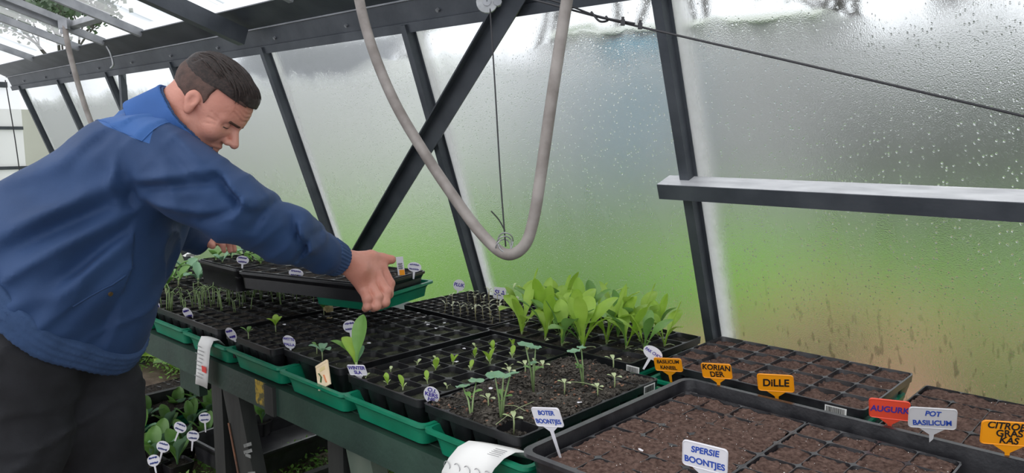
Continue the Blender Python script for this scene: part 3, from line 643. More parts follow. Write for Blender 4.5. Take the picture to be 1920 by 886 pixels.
def cap(P, a, b, ra, rb):
    a = np.array(a, float); b = np.array(b, float); d = b - a; L2 = d @ d + 1e-12; t = np.clip(((P - a) @ d) / L2, 0, 1)
    return np.linalg.norm(P - a - t[:, None] * d, axis=1) - (ra + (rb - ra) * t)
G = 1.07
def capG(P, a, b, ra, rb): return cap(P, a, b, ra * G, rb * G)
def ell(P, c, r, rot=None):
    Q = P - np.array(c); 
    if rot is not None: Q = Q @ rot
    r = np.array(r, float); k = np.linalg.norm(Q / r, axis=1); return (k - 1) * min(r) * (.6 + .4 * np.mean(r) / min(r))
def smin(a, b, k): h = np.clip(.5 + .5 * (b - a) / k, 0, 1); return b * (1 - h) + a * h - k * h * (1 - h)
def smax(a, b, k): return -smin(-a, -b, k)
def chain(P, pts, rad, k=.03):
    d = None
    for i in range(len(pts) - 1):
        e = capG(P, pts[i], pts[i + 1], rad[i], rad[i + 1]); d = e if d is None else smin(d, e, k)
    return d
YW_ = R(43.2); RR = np.array([math.cos(YW_), math.sin(YW_), 0]); FF_ = np.array([-math.sin(YW_), math.cos(YW_), 0])
PROOT = np.array([-1.93, .53, 0.0])
def local_mesh(parts, name, m, parent, mats=None):
    """parts: (V,F) in the figure's own frame (a along his facing, b to his left, z up)"""
    mb = MB()
    for V, F in parts: mb.add(V[:, :1] * RR + V[:, 1:2] * FF_ + V[:, 2:] * np.array([0, 0, 1.]) - PROOT, F)
    return mb.build(name, m, parent, (0, 0, 0) if parent else tuple(PROOT), smooth=True)
A3 = np.array
SH_R = A3((-0.875,1.85,1.424)); SH_L = A3((-0.982,2.282,1.424)); NECK = A3((-0.894,2.013,1.513))
EL_R = A3((-0.7,1.877,1.297)); WR_R = A3((-0.514,2.199,1.119)); EL_L = A3((-1.132,2.49,1.201)); WR_L = A3((-1.105,2.672,1.105))
CH = A3((-0.978,1.994,1.367)); MID = A3((-1.121,1.973,1.207)); LOW = A3((-1.185,1.931,1.052)); HIP = A3((-1.2,1.873,0.94))
def torso(P, g=0.0):
    d = None
    for s, ks in ((-1, 1), (1, 1)):
        o = A3((0, .105 * s, 0)); 
        e = chain(P, [CH + o + (.01, 0, .02), MID + o * 1.15, LOW + o * 1.15], [.118, .165, .172], .06); d = e if d is None else smin(d, e, .10)
    d = smin(d, capG(P, NECK + (-.045, 0, -.045), CH, .062, .12), .09)
    d = smin(d, capG(P, SH_R + (-.01, .03, -.01), SH_L + (-.03, -.04, 0), .080, .085), .09)
    d = smin(d, capG(P, A3((-1.024,1.905,1.182)), A3((-1.042,1.906,1.03)), .105, .10), .10)      # belly of the jacket
    d = smin(d, capG(P, A3((-1.151,1.931,1.052)), A3((-1.123,1.916,0.942)), .125, .115), .08)
    return d - g
def sleeve_r(P, g=0.0): return chain(P, [SH_R, A3((-0.78,1.842,1.36)), EL_R, A3((-0.608,2.016,1.209)), A3((-0.545,2.147,1.138)), A3((-0.531,2.172,1.125))], [.083, .080, .075, .068, .050, .038], .03) - g
def sleeve_l(P, g=0.0): return chain(P, [SH_L, EL_L, A3((-1.118,2.63,1.118))], [.090, .072, .050], .03) - g
# folds: (x0,z0)-(x1,z1) ridges on the side facing the aisle, plus a radius and a height
def fold_field(P, side):
    disp = np.zeros(len(P))
    for (p, q, w, amp) in side:
        p = A3(p)[[0, 2]]; q = A3(q)[[0, 2]]; X = P[:, [0, 2]]; d = q - p; t = ((X - p) @ d) / (d @ d); tc_ = np.clip(t, 0, 1)
        r = np.linalg.norm(X - p - tc_[:, None] * d, axis=1); disp += 1.9 * amp * np.exp(-(r / w) ** 2) * (.35 + .65 * np.sin(np.pi * np.clip(tc_, .08, .92)))
    return disp
TF = [
((-1.124,1.667,1.254), (-0.925,1.763,1.361), .020, .012),
 ((-1.111,1.653,1.167), (-0.904,1.8,1.288), .018, .012),
 ((-1.133,1.656,1.208), (-0.919,1.772,1.326), .018, -.010),
 ((-1.066,1.668,1.109), (-0.897,1.815,1.276), .020, -.012),
      ((-1.054,1.68,1.057), (-0.896,1.831,1.253), .020, .010),
 ((-1.131,1.637,1.086), (-1.021,1.696,1.128), .02, .010),
 ((-1.028,1.716,1.023), (-0.892,1.897,1.183), .02, .008),
 ((-1.08,1.746,1.38), (-0.945,1.78,1.465), .025, .007),
      ((-0.934,1.799,1.49), (-1.002,1.764,1.416), .016, -.008),
 ((-0.897,1.77,1.463), (-0.896,1.765,1.379), .016, -.009),
 ((-0.896,1.765,1.379), (-0.906,1.788,1.309), .013, -.012),
 ((-0.911,1.764,1.441), (-0.925,1.771,1.316), .012, .009),
      ((-1.006,1.909,1.57), (-0.889,1.908,1.524), .012, .006),
 ((-0.992,1.961,1.579), (-0.92,2.008,1.55), .010, -.006),
 ((-1.183,1.75,1.355), (-1.028,1.768,1.416), .02, .006),
 ((-1.031,1.755,0.954), (-0.94,1.817,1.077), .02, -.008)]
AF = [
((-0.868,1.768,1.369), (-0.706,1.795,1.393), .012, .009),
 ((-0.882,1.777,1.351), (-0.708,1.78,1.36), .011, -.009),
 ((-0.875,1.796,1.324), (-0.684,1.791,1.287), .013, .009),
 ((-0.818,1.772,1.441), (-0.722,1.769,1.36), .013, -.007),
      ((-0.7,1.794,1.378), (-0.639,1.814,1.287), .011, -.010),
 ((-0.689,1.816,1.387), (-0.623,1.836,1.304), .012, .010),
 ((-0.661,1.799,1.295), (-0.73,1.791,1.274), .010, -.010),
 ((-0.632,1.827,1.322), (-0.663,1.8,1.275), .010, .009),
      ((-0.608,1.871,1.301), (-0.639,1.838,1.245), .010, -.008),
 ((-0.571,1.943,1.26), (-0.557,1.957,1.189), .009, -.009),
 ((-0.548,1.973,1.245), (-0.533,2.021,1.165), .009, .009),
 ((-0.531,1.994,1.212), (-0.57,1.996,1.14), .009, -.009),
      ((-0.803,1.762,1.416), (-0.771,1.772,1.297), .014, .006),
 ((-0.814,1.853,1.491), (-0.723,1.793,1.415), .010, .006)]
def jacket_sdf(P):
    t_ = torso(P) - fold_field(P, TF) * (P[:, 1] < 1.80)
    ar = sleeve_r(P) - fold_field(P, AF)
    d = smin(t_, ar, .022); d = smin(d, sleeve_l(P), .03)
    d = d + .0035 * fbm(P, 11, 3, 4)
    e1 = P[:, 0] * .86 + P[:, 2] * .51; e2 = P[:, 2] * .86 - P[:, 0] * .51; wv_ = .02 * vnoise(P, 7, 21)
    rg = 1 - np.abs(vnoise(np.stack([e1 * 3.2, P[:, 1] * 5, (e2 + wv_) * 15], 1), 1, 22)); d = d - .0085 * rg ** 4 * (t_ < ar)
    s1 = P[:, 0] * .70 - P[:, 2] * .72; s2 = P[:, 0] * .72 + P[:, 2] * .70
    ra = 1 - np.abs(vnoise(np.stack([(s1 + wv_) * 17, P[:, 1] * 7, s2 * 5], 1), 1, 23)); d = d - .0065 * ra ** 4 * (t_ >= ar)
    # hem: cut by a slanted plane; cuff: cut square to the forearm
    hp = A3((-1.194,1.875,0.956)); hn = A3((.31, 0, -.80)); hn = A3((math.sin(R(-28)), 0, -math.cos(R(-28)))); hn = HEMN
    d = smax(d, (P - HEMP) @ hn, .006)
    c = WR_R + (WR_R - EL_R) * -.035; ax_ = (WR_R - EL_R) / np.linalg.norm(WR_R - EL_R)
    d = np.maximum(d, np.where(np.linalg.norm(P - WR_R, axis=1) < .25, (P - c) @ ax_, -1))
    # neck opening
    return smax(d, -capG(P, NECK + (.0, 0, .0), NECK + (.12, 0, .09), .055, .070), .01)
_h0 = A3((-1.127,1.638,1.082)); _h1 = A3((-1.035,1.761,0.943)); _dv = _h1 - _h0; HEMP = (_h0 + _h1) / 2; HEMN = A3((_dv[2], 0, -_dv[0])) / math.hypot(_dv[2], _dv[0])
if HEMN[2] > 0: HEMN = -HEMN
allp = np.array([SH_R, SH_L, NECK, CH, MID, LOW, WR_R, EL_L, WR_L, EL_R, HIP]); lo = allp.min(0) - .24; hi = allp.max(0) + .2
jV, jF = nets(jacket_sdf, lo, hi, .0072)

# jacket cloth: navy with a royal-blue yoke (a sewn panel) bounded by real seams
def jacket_mat():
    m = mat('navy_work_jacket', (.010, .038, .115), .72, (.016, .052, .150), 5, .25, 700, sheen=.03); t = m.node_tree; N = t.nodes; L = t.links; b = N['Principled BSDF']; rampc = [n for n in N if n.type == 'VALTORGB'][0]
    geo = N.new('ShaderNodeTexCoord')
    def plane(p, n):
        s = N.new('ShaderNodeVectorMath'); s.operation = 'SUBTRACT'; L.new(geo.outputs['Object'], s.inputs[0]); s.inputs[1].default_value = p
        d = N.new('ShaderNodeVectorMath'); d.operation = 'DOT_PRODUCT'; L.new(s.outputs[0], d.inputs[0]); d.inputs[1].default_value = n
        g = N.new('ShaderNodeMath'); g.operation = 'GREATER_THAN'; L.new(d.outputs['Value'], g.inputs[0]); g.inputs[1].default_value = 0; return g.outputs[0]
    def w(v): v = A3(v, float); return v[0] * RR + v[1] * FF_ + A3((0, 0, v[2]))
    def pl(a, b_, up=(0, 1, 0), flip=False):
        a, b_ = A3(a), A3(b_); n = np.cross(b_ - a, A3(up, float)); n /= np.linalg.norm(n); n = -n if n[2] < 0 else n
        if flip: n = -n
        return tuple(w(a) - PROOT), tuple(w(n))
    p1 = plane(*pl((-1.013,1.856,1.516), (-0.859,1.771,1.46)))           # back seam
    p2 = plane(*pl((-0.859,1.771,1.46), (-0.84,1.797,1.486)))           # armhole, two straight runs
    p3 = plane(*pl((-0.84,1.797,1.486), (-0.839,1.925,1.497)))
    def orr(x, y): q = N.new('ShaderNodeMath'); q.operation = 'MAXIMUM'; L.new(x, q.inputs[0]); L.new(y, q.inputs[1]); return q.outputs[0]
    def mul(x, y): q = N.new('ShaderNodeMath'); q.operation = 'MULTIPLY'; L.new(x, q.inputs[0]); L.new(y, q.inputs[1]); return q.outputs[0]
    mk = mul(p1, orr(p2, p3))
    mx = N.new('ShaderNodeMix'); mx.data_type = 'RGBA'; L.new(mk, mx.inputs[0]); L.new(rampc.outputs[0], mx.inputs[6]); mx.inputs[7].default_value = (.024, .100, .31, 1); L.new(mx.outputs[2], b.inputs['Base Color'])
    return m
M['jacket'] = jacket_mat()
M['stubble'] = mat('cropped_brown_hair', (.045, .024, .019), .7, (.10, .052, .040), 60, .5, 500, lo=.3, hi=.7)
M['yoke'] = mat('royal_blue_collar_cloth', (.020, .080, .26), .8, (.028, .105, .33), 6, .25, 700)

# head, in its own frame: x forward, y to his left, z up, origin between the eyes' level and the ears
HP = R(40); HS = .955; HO = A3((-0.772,1.953,1.548)); HYAW = R(-4)
hx = A3((math.cos(HP), 0, -math.sin(HP))); hz = A3((math.sin(HP), 0, math.cos(HP))); hy = A3((0, 1., 0))
hx2 = hx * math.cos(HYAW) + hy * math.sin(HYAW); hy2 = hy * math.cos(HYAW) - hx * math.sin(HYAW); HM = np.stack([hx2, hy2, hz], 1)   # columns
def toh(P): return (P - HO) @ HM / HS
def cranium(Q, g=0.0): return smin(ell(Q, (-.012, 0, .035), (.100 + g, .078 + g, .088 + g)), ell(Q, (.030, 0, .025), (.072 + g, .066 + g, .078 + g)), .03)
def head_sdf(P):
    Q = toh(P); y = np.abs(Q[:, 1]); S = np.stack([Q[:, 0], y, Q[:, 2]], 1)
    d = cranium(Q)
    d = smin(d, ell(Q, (.034, 0, -.040), (.056, .056, .078)), .03)
    d = smin(d, cap(S, (.0, .052, -.055), (.058, .020, -.098), .022, .019), .025)
    d = smin(d, cap(S, (.070, 0, -.102), (.072, .008, -.104), .017, .016), .02)                # chin
    d = smin(d, cap(S, (.090, .006, .013), (.070, .046, .012), .0115, .0115), .012)               # brow
    d = smin(d, ell(S, (.062, .043, -.032), (.024, .022, .024)), .02)                           # cheek
    d = smin(d, cap(Q, (.092, 0, .004), (.117, 0, -.036), .0075, .0125), .009)                  # nose
    d = smin(d, ell(S, (.101, .0125, -.040), (.013, .0085, .0095)), .005)
    d = smax(d, -ell(S, (.110, .0075, -.050), (.006, .0038, .006)), .003)
    d = smax(d, -ell(S, (.096, .032, -.001), (.016, .019, .011)), .012)                         # socket
    d = smin(d, ell(S, (.075, .032, -.001), (.0145, .0145, .0135)), .003)                       # lids closed down
    d = smin(d, cap(S, (.090, .0, -.066), (.080, .022, -.071), .0075, .004), .007)              # lips
    d = smin(d, cap(S, (.087, .0, -.079), (.079, .018, -.077), .0080, .004), .007)
    d = smax(d, -cap(S, (.100, .0, -.0725), (.080, .026, -.0750), .0022, .0016), .004)
    d = smax(d, -cap(S, (.094, .024, -.040), (.080, .036, -.078), .0025, .002), .009)           # nasolabial crease
    for zz in (.032, .043, .054): d = d + .0022 * np.exp(-((Q[:, 2] - zz - .10 * y + .004 * np.sin(y * 90)) / .0026) ** 2) * (Q[:, 0] > .055) * (y < .050)
    for k_, zz in enumerate((.004, -.004, -.013)): d = d + .0018 * np.exp(-((Q[:, 2] - zz + (k_ - .6) * .45 * (.066 - Q[:, 0])) / .0022) ** 2) * (y > .044) * (Q[:, 0] > .042) * (Q[:, 0] < .068)
    # ears
    E = smin(ell(S, (-.010, .082, .006), (.020, .0075, .024)), ell(S, (-.004, .079, -.022), (.011, .0065, .014)), .01); E = smax(E, -ell(S, (-.005, .0935, .006), (.0135, .0100, .0175)), .003)
    E = smax(E, -(ell(S, (-.006, .092, .0), (.008, .008, .010))), .003)
    d = smin(d, E, .006)
    # neck
    nk = smin(chain(P, [HO + HM @ A3((-.045, 0, -.045)) * HS, HO + HM @ A3((-.055, 0, -.11)) * HS, NECK + (-.03, 0, -.06)], [.062, .062, .068], .02), cap(P, HO + HM @ A3((.02, 0, -.075)) * HS, NECK + (.03, 0, -.05), .040, .05), .02)
    return smin(d, nk, .022)
hV, hF = nets(head_sdf, HO - .22, HO + A3((.17, .13, .17)), .0029)
def hairline(Q, y):
    line = np.where(Q[:, 0] > .02, .066 + (y < .03) * .004 - Q[:, 2], -1)
    tem = np.where(Q[:, 0] <= .050, -.008 + np.clip(Q[:, 0] - .006, -.01, .1) * 1.65 - Q[:, 2], -1)
    tem = np.where(Q[:, 0] < -.030, -.055 - Q[:, 2], tem); return np.maximum(line, tem)
def hair_top(P):
    Q = toh(P); y = np.abs(Q[:, 1]); top = np.clip((Q[:, 2] - .045) / .05, 0, 1)
    d = cranium(Q, .003) - .009 * top * (1 - .7 * np.clip((Q[:, 0] - .03) / .05, 0, 1))
    d = smin(d, ell(Q, (.046, 0, .088), (.040, .050, .020)), .03)                              # brushed-forward fringe
    g = np.stack([Q[:, 0] * 8, Q[:, 1] * 70, Q[:, 2] * 50], 1) + .9 * vnoise(Q, 22, 3)[:, None]; d = d + (.0008 + .0030 * top) * vnoise(g, 1, 7)
    d = smax(d, hairline(Q, y), .004); return smax(d, (.040 + .25 * np.clip(-.02 - Q[:, 0], -.05, .1) * -1) - Q[:, 2], .004)
def hair_side(P):
    Q = toh(P); y = np.abs(Q[:, 1]); d = cranium(Q, .0018) - .0045 * np.clip((Q[:, 2] + .005) / .045, 0, 1) + .0006 * vnoise(Q, 120, 7); d = smax(d, hairline(Q, y), .004)
    return smax(d, -ell(np.stack([Q[:, 0], y, Q[:, 2]], 1), (-.006, .084, -.002), (.026, .03, .030)), .004)
rV, rF = nets(hair_top, HO - .2, HO + A3((.2, .14, .2)), .0032); r2V, r2F = nets(hair_side, HO - .2, HO + A3((.2, .14, .2)), .0038)
locks = []
rr_ = random.Random(5)
Q_ = A3([(rr_.uniform(-.085, .045), rr_.uniform(-.062, .062), .09) for k in range(340)]); tr_ = []
for st_ in range(7):
    for _ in range(3):
        dd = hair_top(HO + (Q_ @ HM.T) * HS) / HS - .0006; Q_ = Q_ - A3((Q_[:, 0] * .3, Q_[:, 1] * .3, .09 + 0 * Q_[:, 0])).T / .12 * dd[:, None]
    tr_.append(HO + (Q_ @ HM.T) * HS); Q_ = Q_ + np.stack([.0085 + 0 * Q_[:, 0], .0012 * np.sin(np.arange(340)) + .0012 * np.sign(Q_[:, 1]), -.001 + 0 * Q_[:, 0]], 1)
tr_ = np.stack(tr_, 1); locks = [t_ for t_ in tr_ if (np.linalg.norm(np.diff(t_, axis=0), axis=1) < .022).all()]

# hands: palm, four fingers and a thumb, each a tapered chain
def hand_parts(wr, palm, fingers, thumb, back_r):
    def f(P):
        d = smin(capG(P, wr + (wr - palm[0]) * .8, wr, .031, .029), capG(P, wr, palm[1], .029, .030), .02)
        for q in palm[2:]: d = smin(d, capG(P, wr + (palm[1] - wr) * .25, q, .021, back_r), .018)
        for i, ch in enumerate(fingers):
            pts, r = ch; e = chain(P, pts, r, .005)
            for p_, r_ in zip(pts[1:-1], r[1:-1]): e = smin(e, capG(P, p_, p_ + 1e-4, r_ * 1.06, r_ * 1.06), .003)
            d = smin(d, e, .0055)
        e = chain(P, thumb[0], thumb[1], .008); return smin(d, e, .016)
    return f
def fg(pts, r): return ([A3(p) for p in pts], r)
RH = dict(wr=A3((-0.504,2.209,1.114)), palm=[A3((-0.475,2.217,1.095)), A3((-0.46,2.236,1.076)), A3((-0.403,2.311,1.069)), A3((-0.413,2.281,1.048)), A3((-0.43,2.257,1.031)), A3((-0.449,2.239,1.017))],
    fingers=[fg([(-0.403,2.311,1.069), (-0.377,2.299,1.021), (-0.378,2.279,0.992), (-0.388,2.271,0.975)], [0.0158, 0.0141, 0.0128, 0.0110]),
             fg([(-0.413,2.281,1.048), (-0.381,2.259,1.004), (-0.384,2.244,0.974), (-0.396,2.248,0.964)], [0.0164, 0.0151, 0.0134, 0.0116]),
             fg([(-0.43,2.257,1.031), (-0.404,2.231,0.994), (-0.406,2.222,0.968), (-0.417,2.232,0.959)], [0.0158, 0.0142, 0.0129, 0.0112]),
             fg([(-0.449,2.239,1.017), (-0.432,2.214,0.991), (-0.431,2.211,0.969), (-0.439,2.221,0.96)], [0.0145, 0.0129, 0.0116, 0.0102])],
    thumb=([A3((-0.473,2.24,1.109)), A3((-0.432,2.294,1.105)), A3((-0.404,2.325,1.094)), A3((-0.376,2.335,1.09))], [.020, .0190, .0158, .0130]), back_r=.0165)
q = np.array([p for c in RH['fingers'] for p in c[0]] + [RH['wr'], RH['thumb'][0][-1], WR_R - (WR_R - EL_R) * .1])
rhV, rhF = nets(hand_parts(**RH), q.min(0) - .05, q.max(0) + .04, .0027)
w0 = A3((-1.117,2.683,1.111)); lo_ = lambda a, b, c: A3((a, b, c)) + w0
LH = dict(wr=w0, palm=[lo_(.02, .01, 0), lo_(.035, .015, -.004), lo_(.07, .035, .0), lo_(.075, .012, .004), lo_(.075, -.012, .004), lo_(.068, -.034, -.002)],
    fingers=[fg([lo_(.07, .035, 0), lo_(.10, .04, -.02), lo_(.105, .04, -.045)], [.0115, .010, .0085]), fg([lo_(.075, .012, .004), lo_(.112, .014, -.018), lo_(.117, .014, -.046)], [.012, .0105, .009]),
             fg([lo_(.075, -.012, .004), lo_(.108, -.012, -.018), lo_(.112, -.012, -.044)], [.0115, .010, .0085]), fg([lo_(.068, -.034, -.002), lo_(.096, -.038, -.02), lo_(.10, -.038, -.04)], [.0105, .009, .008])],
    thumb=([lo_(.02, -.015, -.005), lo_(.045, -.05, -.01), lo_(.07, -.062, -.02)], [.016, .0125, .010]), back_r=.013)
lhV, lhF = nets(hand_parts(**LH), w0 - (.09, .12, .09), w0 + (.15, .09, .05), .0032)
# body under the clothes (joins head, hands and legs)
KR = A3((HIP[0] - .065, HIP[1] - .13, .50)); AR = A3((HIP[0] - .12, HIP[1] - .15, .09)); KL = A3((HIP[0] + .075, HIP[1] + .13, .50)); AL = A3((HIP[0] + .065, HIP[1] + .15, .09))
HR = HIP + (0, -.10, -.03); HL = HIP + (.03, .10, -.03)
def body_sdf(P):
    d = chain(P, [CH, MID, LOW, HIP], [.09, .11, .11, .11], .05)
    for a in ([NECK + (-.03, 0, -.06), CH],): d = smin(d, chain(P, a, [.06, .08]), .04)
    d = smin(d, chain(P, [SH_R, EL_R, WR_R + (WR_R - EL_R) * .02], [.05, .042, .028]), .02); d = smin(d, chain(P, [SH_L, EL_L, w0], [.05, .042, .028]), .02)
    d = smin(d, capG(P, SH_R, SH_L, .05, .05), .05)
    for h_, k_, a_ in ((HR, KR, AR), (HL, KL, AL)): d = smin(d, chain(P, [h_, k_, a_], [.07, .05, .035]), .03)
    return d
lo2 = np.minimum(lo, np.array([AR, AL]).min(0) - .1); lo2[2] = .03
bV, bF = nets(body_sdf, lo2, hi, .016)
person = local_mesh([(bV, bF), (hV, hF), (rhV, rhF), (lhV, lhF)], 'person', M['skin'], None)
tag(person, 'man in a navy and royal-blue work jacket leaning over the bench, lifting a tray', 'person')
local_mesh([(jV, jF)], 'jacket', M['jacket'], person)
local_mesh([(rV, rF)], 'hair', M['hair'], person); local_mesh([(r2V, r2F)], 'cropped_side_hair', M['stubble'], person)
mb = MB()
for pts in locks: mb.tube(pts, [.0006, .0016, .0021, .0021, .0018, .0012, .0005], 4)
o = local_mesh([(np.concatenate(mb.v), mb.f)], 'hair_locks', M['hair'], person); o['kind'] = 'stuff'
def trouser_sdf(P):
    d = None
    for h_, k_, a_, s in ((HR, KR, AR, -1), (HL, KL, AL, 1)):
        e = chain(P, [h_ + (0, 0, .04), (h_ * .55 + k_ * .45), k_, a_], [.140, .116, .090, .078], .05); d = e if d is None else smin(d, e, .04)
    d = smin(d, capG(P, HIP + (-.03, 0, .02), HIP + (.02, 0, .10), .165, .16), .05)
    for k in range(9):
        zz = .98 - k * .045; d = d - .006 * np.exp(-((P[:, 2] - zz - .25 * (P[:, 0] - HIP[0]) - .03 * np.sin(P[:, 0] * 22 + k * 2)) / .010) ** 2) * (np.sin(P[:, 0] * 9 + k) > -.2)
    d = d + .004 * fbm(P, 9, 3, 6)
    d = smax(d, .05 - P[:, 2], .004); return smax(d, -((P - HEMP) @ HEMN) - .06, .01)
hh = np.array([HR, HL, KR, KL, AR, AL]); tV, tF = nets(trouser_sdf, hh.min(0) - (.22, .2, .1), hh.max(0) + (.22, .2, .25), .011)
local_mesh([(tV, tF)], 'trousers', M['denim'], person)
for a_ in (AR, AL):
    sV, sF = nets(lambda P: smax(smin(cap(P, a_ + (-.03, 0, -.03), a_ + (.0, 0, .02), .045, .05), capG(P, a_ + (0, 0, -.045), a_ + (.17, 0, -.055), .042, .040), .03), .004 - P[:, 2], .004), a_ - (.12, .09, .09), a_ + (.25, .09, .1), .009)
    local_mesh([(sV, sF)], 'shoe', M['shoe'], person)
# rib-knit hem band and cuff, collar
def hem_sdf(P):
    s = (P - HEMP) @ HEMN; d = torso(P, .012) + .0022 * np.sin(s * 420) ; return smax(d, np.abs(s + .006) - .030, .006)
eV, eF = nets(hem_sdf, lo + (0, 0, -.05), A3((hi[0], hi[1], HIP[2] + .3)), .0055); local_mesh([(eV, eF)], 'hem_band', M['jacket_rib'], person)
ax_ = (WR_R - EL_R) / np.linalg.norm(WR_R - EL_R); CC = A3((-0.524,2.188,1.121))
def cuff_sdf(P):
    Q = P - CC; s = Q @ ax_; rad = Q - s[:, None] * ax_; e1 = np.cross(ax_, (0, 0, 1)); e1 /= np.linalg.norm(e1); e2 = np.cross(ax_, e1); an = np.arctan2(rad @ e2, rad @ e1)
    d = np.linalg.norm(rad, axis=1) - (.053 - .12 * np.clip(s, -.03, .05)) - .0018 * np.sin(an * 30); d = smax(d, np.abs(s) - .028, .005); return smax(d, -(np.linalg.norm(rad, axis=1) - .036), .003)
cV, cF = nets(cuff_sdf, CC - .08, CC + .08, .0030); local_mesh([(cV, cF)], 'cuff', M['jacket_rib'], person)
# collar: a stand-up band round the neck, tipped with it
cn = A3((.80, 0, .60)); cn /= np.linalg.norm(cn); cu = A3((-cn[2], 0, cn[0])); cy = A3((0, 1., 0)); CO = A3((-0.825,1.948,1.51))
def collar_part(r0, r1, h0, h1, name, m):
    def f(P):
        Q = P - CO; s = Q @ cn; u_ = Q @ cu; v_ = Q @ cy; wob = .004 * np.sin(5 * np.arctan2(v_, u_))
        k = 1 + np.clip(-s, 0, .2) * 2.0
        rad = np.sqrt((u_ / 1.06) ** 2 + (v_ / .92) ** 2) / k + wob
        d = np.maximum(rad - r1, r0 - rad); 
        open_ = np.where((u_ < -.05), .010 - np.abs(v_ + .0), -1)
        return smax(np.maximum(d, open_), np.maximum(h0 - s, s - h1), .005)
    V, F = nets(f, CO - .22, CO + .19, .0045); return local_mesh([(V, F)], name, m, person)
collar_part(.091, .099, -.090, .012, 'collar', M['yoke']); collar_part(.084, .0905, -.05, .015, 'collar_lining', M['jacket_rib'])
# seams and pocket
def seam(pts, fn, name, r=.0022, m=None):
    P = np.array(pts, float); Pd = []
    for i in range(len(P) - 1):
        for t_ in np.linspace(0, 1, 7)[:-1]: Pd.append(P[i] * (1 - t_) + P[i + 1] * t_)
    Pd.append(P[-1]); P = np.array(Pd)
    for _ in range(14):
        d = fn(P); g = np.stack([(fn(P + e) - fn(P - e)) / .004 for e in np.eye(3) * .002], 1); P = P - g * (d / (np.linalg.norm(g, axis=1) ** 2 + 1e-6))[:, None] * .8
    mb = MB(); mb.tube(P, r, 5); V = mb.v[0]; mb2 = MB(); mb2.add(V[:, :1] * RR + V[:, 1:2] * FF_ + V[:, 2:] * A3((0, 0, 1.)) - PROOT, mb.f); return mb2.build(name, m or M['jacket'], person, smooth=True)
seam([(-1.013,1.856,1.516), (-0.926,1.795,1.487), (-0.859,1.771,1.46), (-0.84,1.797,1.486), (-0.839,1.925,1.497)], jacket_sdf, 'yoke_seam')
seam([(-1.021,1.707,1.092), (-0.989,1.734,1.108), (-0.956,1.768,1.123), (-0.917,1.814,1.159)], jacket_sdf, 'pocket_welt', .0028)
sd_ = A3((-0.962,1.769,1.104)); 
for _ in range(20):
    d = jacket_sdf(sd_[None])[0]; g = A3([(jacket_sdf((sd_ + e)[None])[0] - jacket_sdf((sd_ - e)[None])[0]) / .004 for e in np.eye(3) * .002]); sd_ = sd_ - g * d / (g @ g + 1e-6) * .8
mb = MB(); g = g / np.linalg.norm(g); mb.tube([sd_ - g * .002, sd_ + g * .004], .0055, 10); V = mb.v[0]; mb.v[0] = V[:, :1] * RR + V[:, 1:2] * FF_ + V[:, 2:] * A3((0, 0, 1.)) - PROOT; mb.build('pocket_stud', M['stud'], person)
# eyebrows and the dark lash line of each eye
BRW = mat('brown_eyebrow', (.07, .032, .022), .8)
for sg in (-1, 1):
    def sided(P): Q = toh(P); return np.stack([Q[:, 0], Q[:, 1] * sg, Q[:, 2]], 1)
    f_b = lambda P: smax(head_sdf(P) - .0026 + .001 * vnoise(P, 420, 2), cap(sided(P), (.100, .010, .012), (.087, .043, .014), .0060, .0048), .001)
    V, F = nets(f_b, HO - .06, HO + .16, .0020); local_mesh([(V, F)], 'eyebrow', BRW, person)
    f_e = lambda P: smax(head_sdf(P) - .0012, cap(sided(P), (.094, .018, -.0065), (.082, .045, -.0075), .0030, .0018), .0006)
    V, F = nets(f_e, HO - .06, HO + .16, .0016); local_mesh([(V, F)], 'eyelash_line', M['eye'], person)
# ------------------------------------------------------------------ overhead gear
def lnk(P, rad, m, name, parent=None, n=8, smooth=True, res=6):
    """smooth tube through points (Catmull-Rom)"""
    P = np.array(P, float); Q = np.vstack([2 * P[0] - P[1], P, 2 * P[-1] - P[-2]]); out = []
    for i in range(1, len(Q) - 2):
        for t in np.linspace(0, 1, res, endpoint=False):
            out.append(.5 * (2 * Q[i] + (Q[i + 1] - Q[i - 1]) * t + (2 * Q[i - 1] - 5 * Q[i] + 4 * Q[i + 1] - Q[i + 2]) * t * t + (3 * Q[i] - Q[i - 1] - 3 * Q[i + 1] + Q[i + 2]) * t ** 3))
    out.append(P[-1]); mb = MB(); mb.tube(out, rad, n); 
    off = np.array(parent.location) if parent else np.zeros(3); mb.v = [v - off for v in mb.v]
    return mb.build(name, m, parent, smooth=smooth)
hose = lnk([(-2.007,1.415,2.122), (-1.991,1.415,2.034), (-1.963,1.413,1.881), (-1.902,1.415,1.726), (-1.822,1.433,1.566), (-1.715,1.452,1.422), (-1.613,1.471,1.3), (-1.512,1.479,1.204), (-1.422,1.485,1.151), (-1.359,1.493,1.177), (-1.333,1.504,1.253), (-1.316,1.518,1.395), (-1.3,1.539,1.582), (-1.281,1.572,1.82), (-1.269,1.592,1.948), (-1.27,1.617,2.091)], .0160, M['hose'], 'plastic_hose', n=14)
tag(hose, 'thick dusty grey hose hanging in a long loop in front of the glass', 'hose')
wire = lnk([(-1.546,1.553,1.864), (-1.497,1.525,1.611), (-1.459,1.505,1.377), (-1.43,1.491,1.225), (-1.422,1.489,1.171)], .0022, M['wire'], 'support_wire', n=6); tag(wire, 'thin vertical wire holding up the bottom of the grey hose', 'wire')
lnk([(-1.46,1.471,1.268), (-1.442,1.483,1.244), (-1.427,1.492,1.214)], .0020, M['wire'], 'wire_tail', wire, 5)
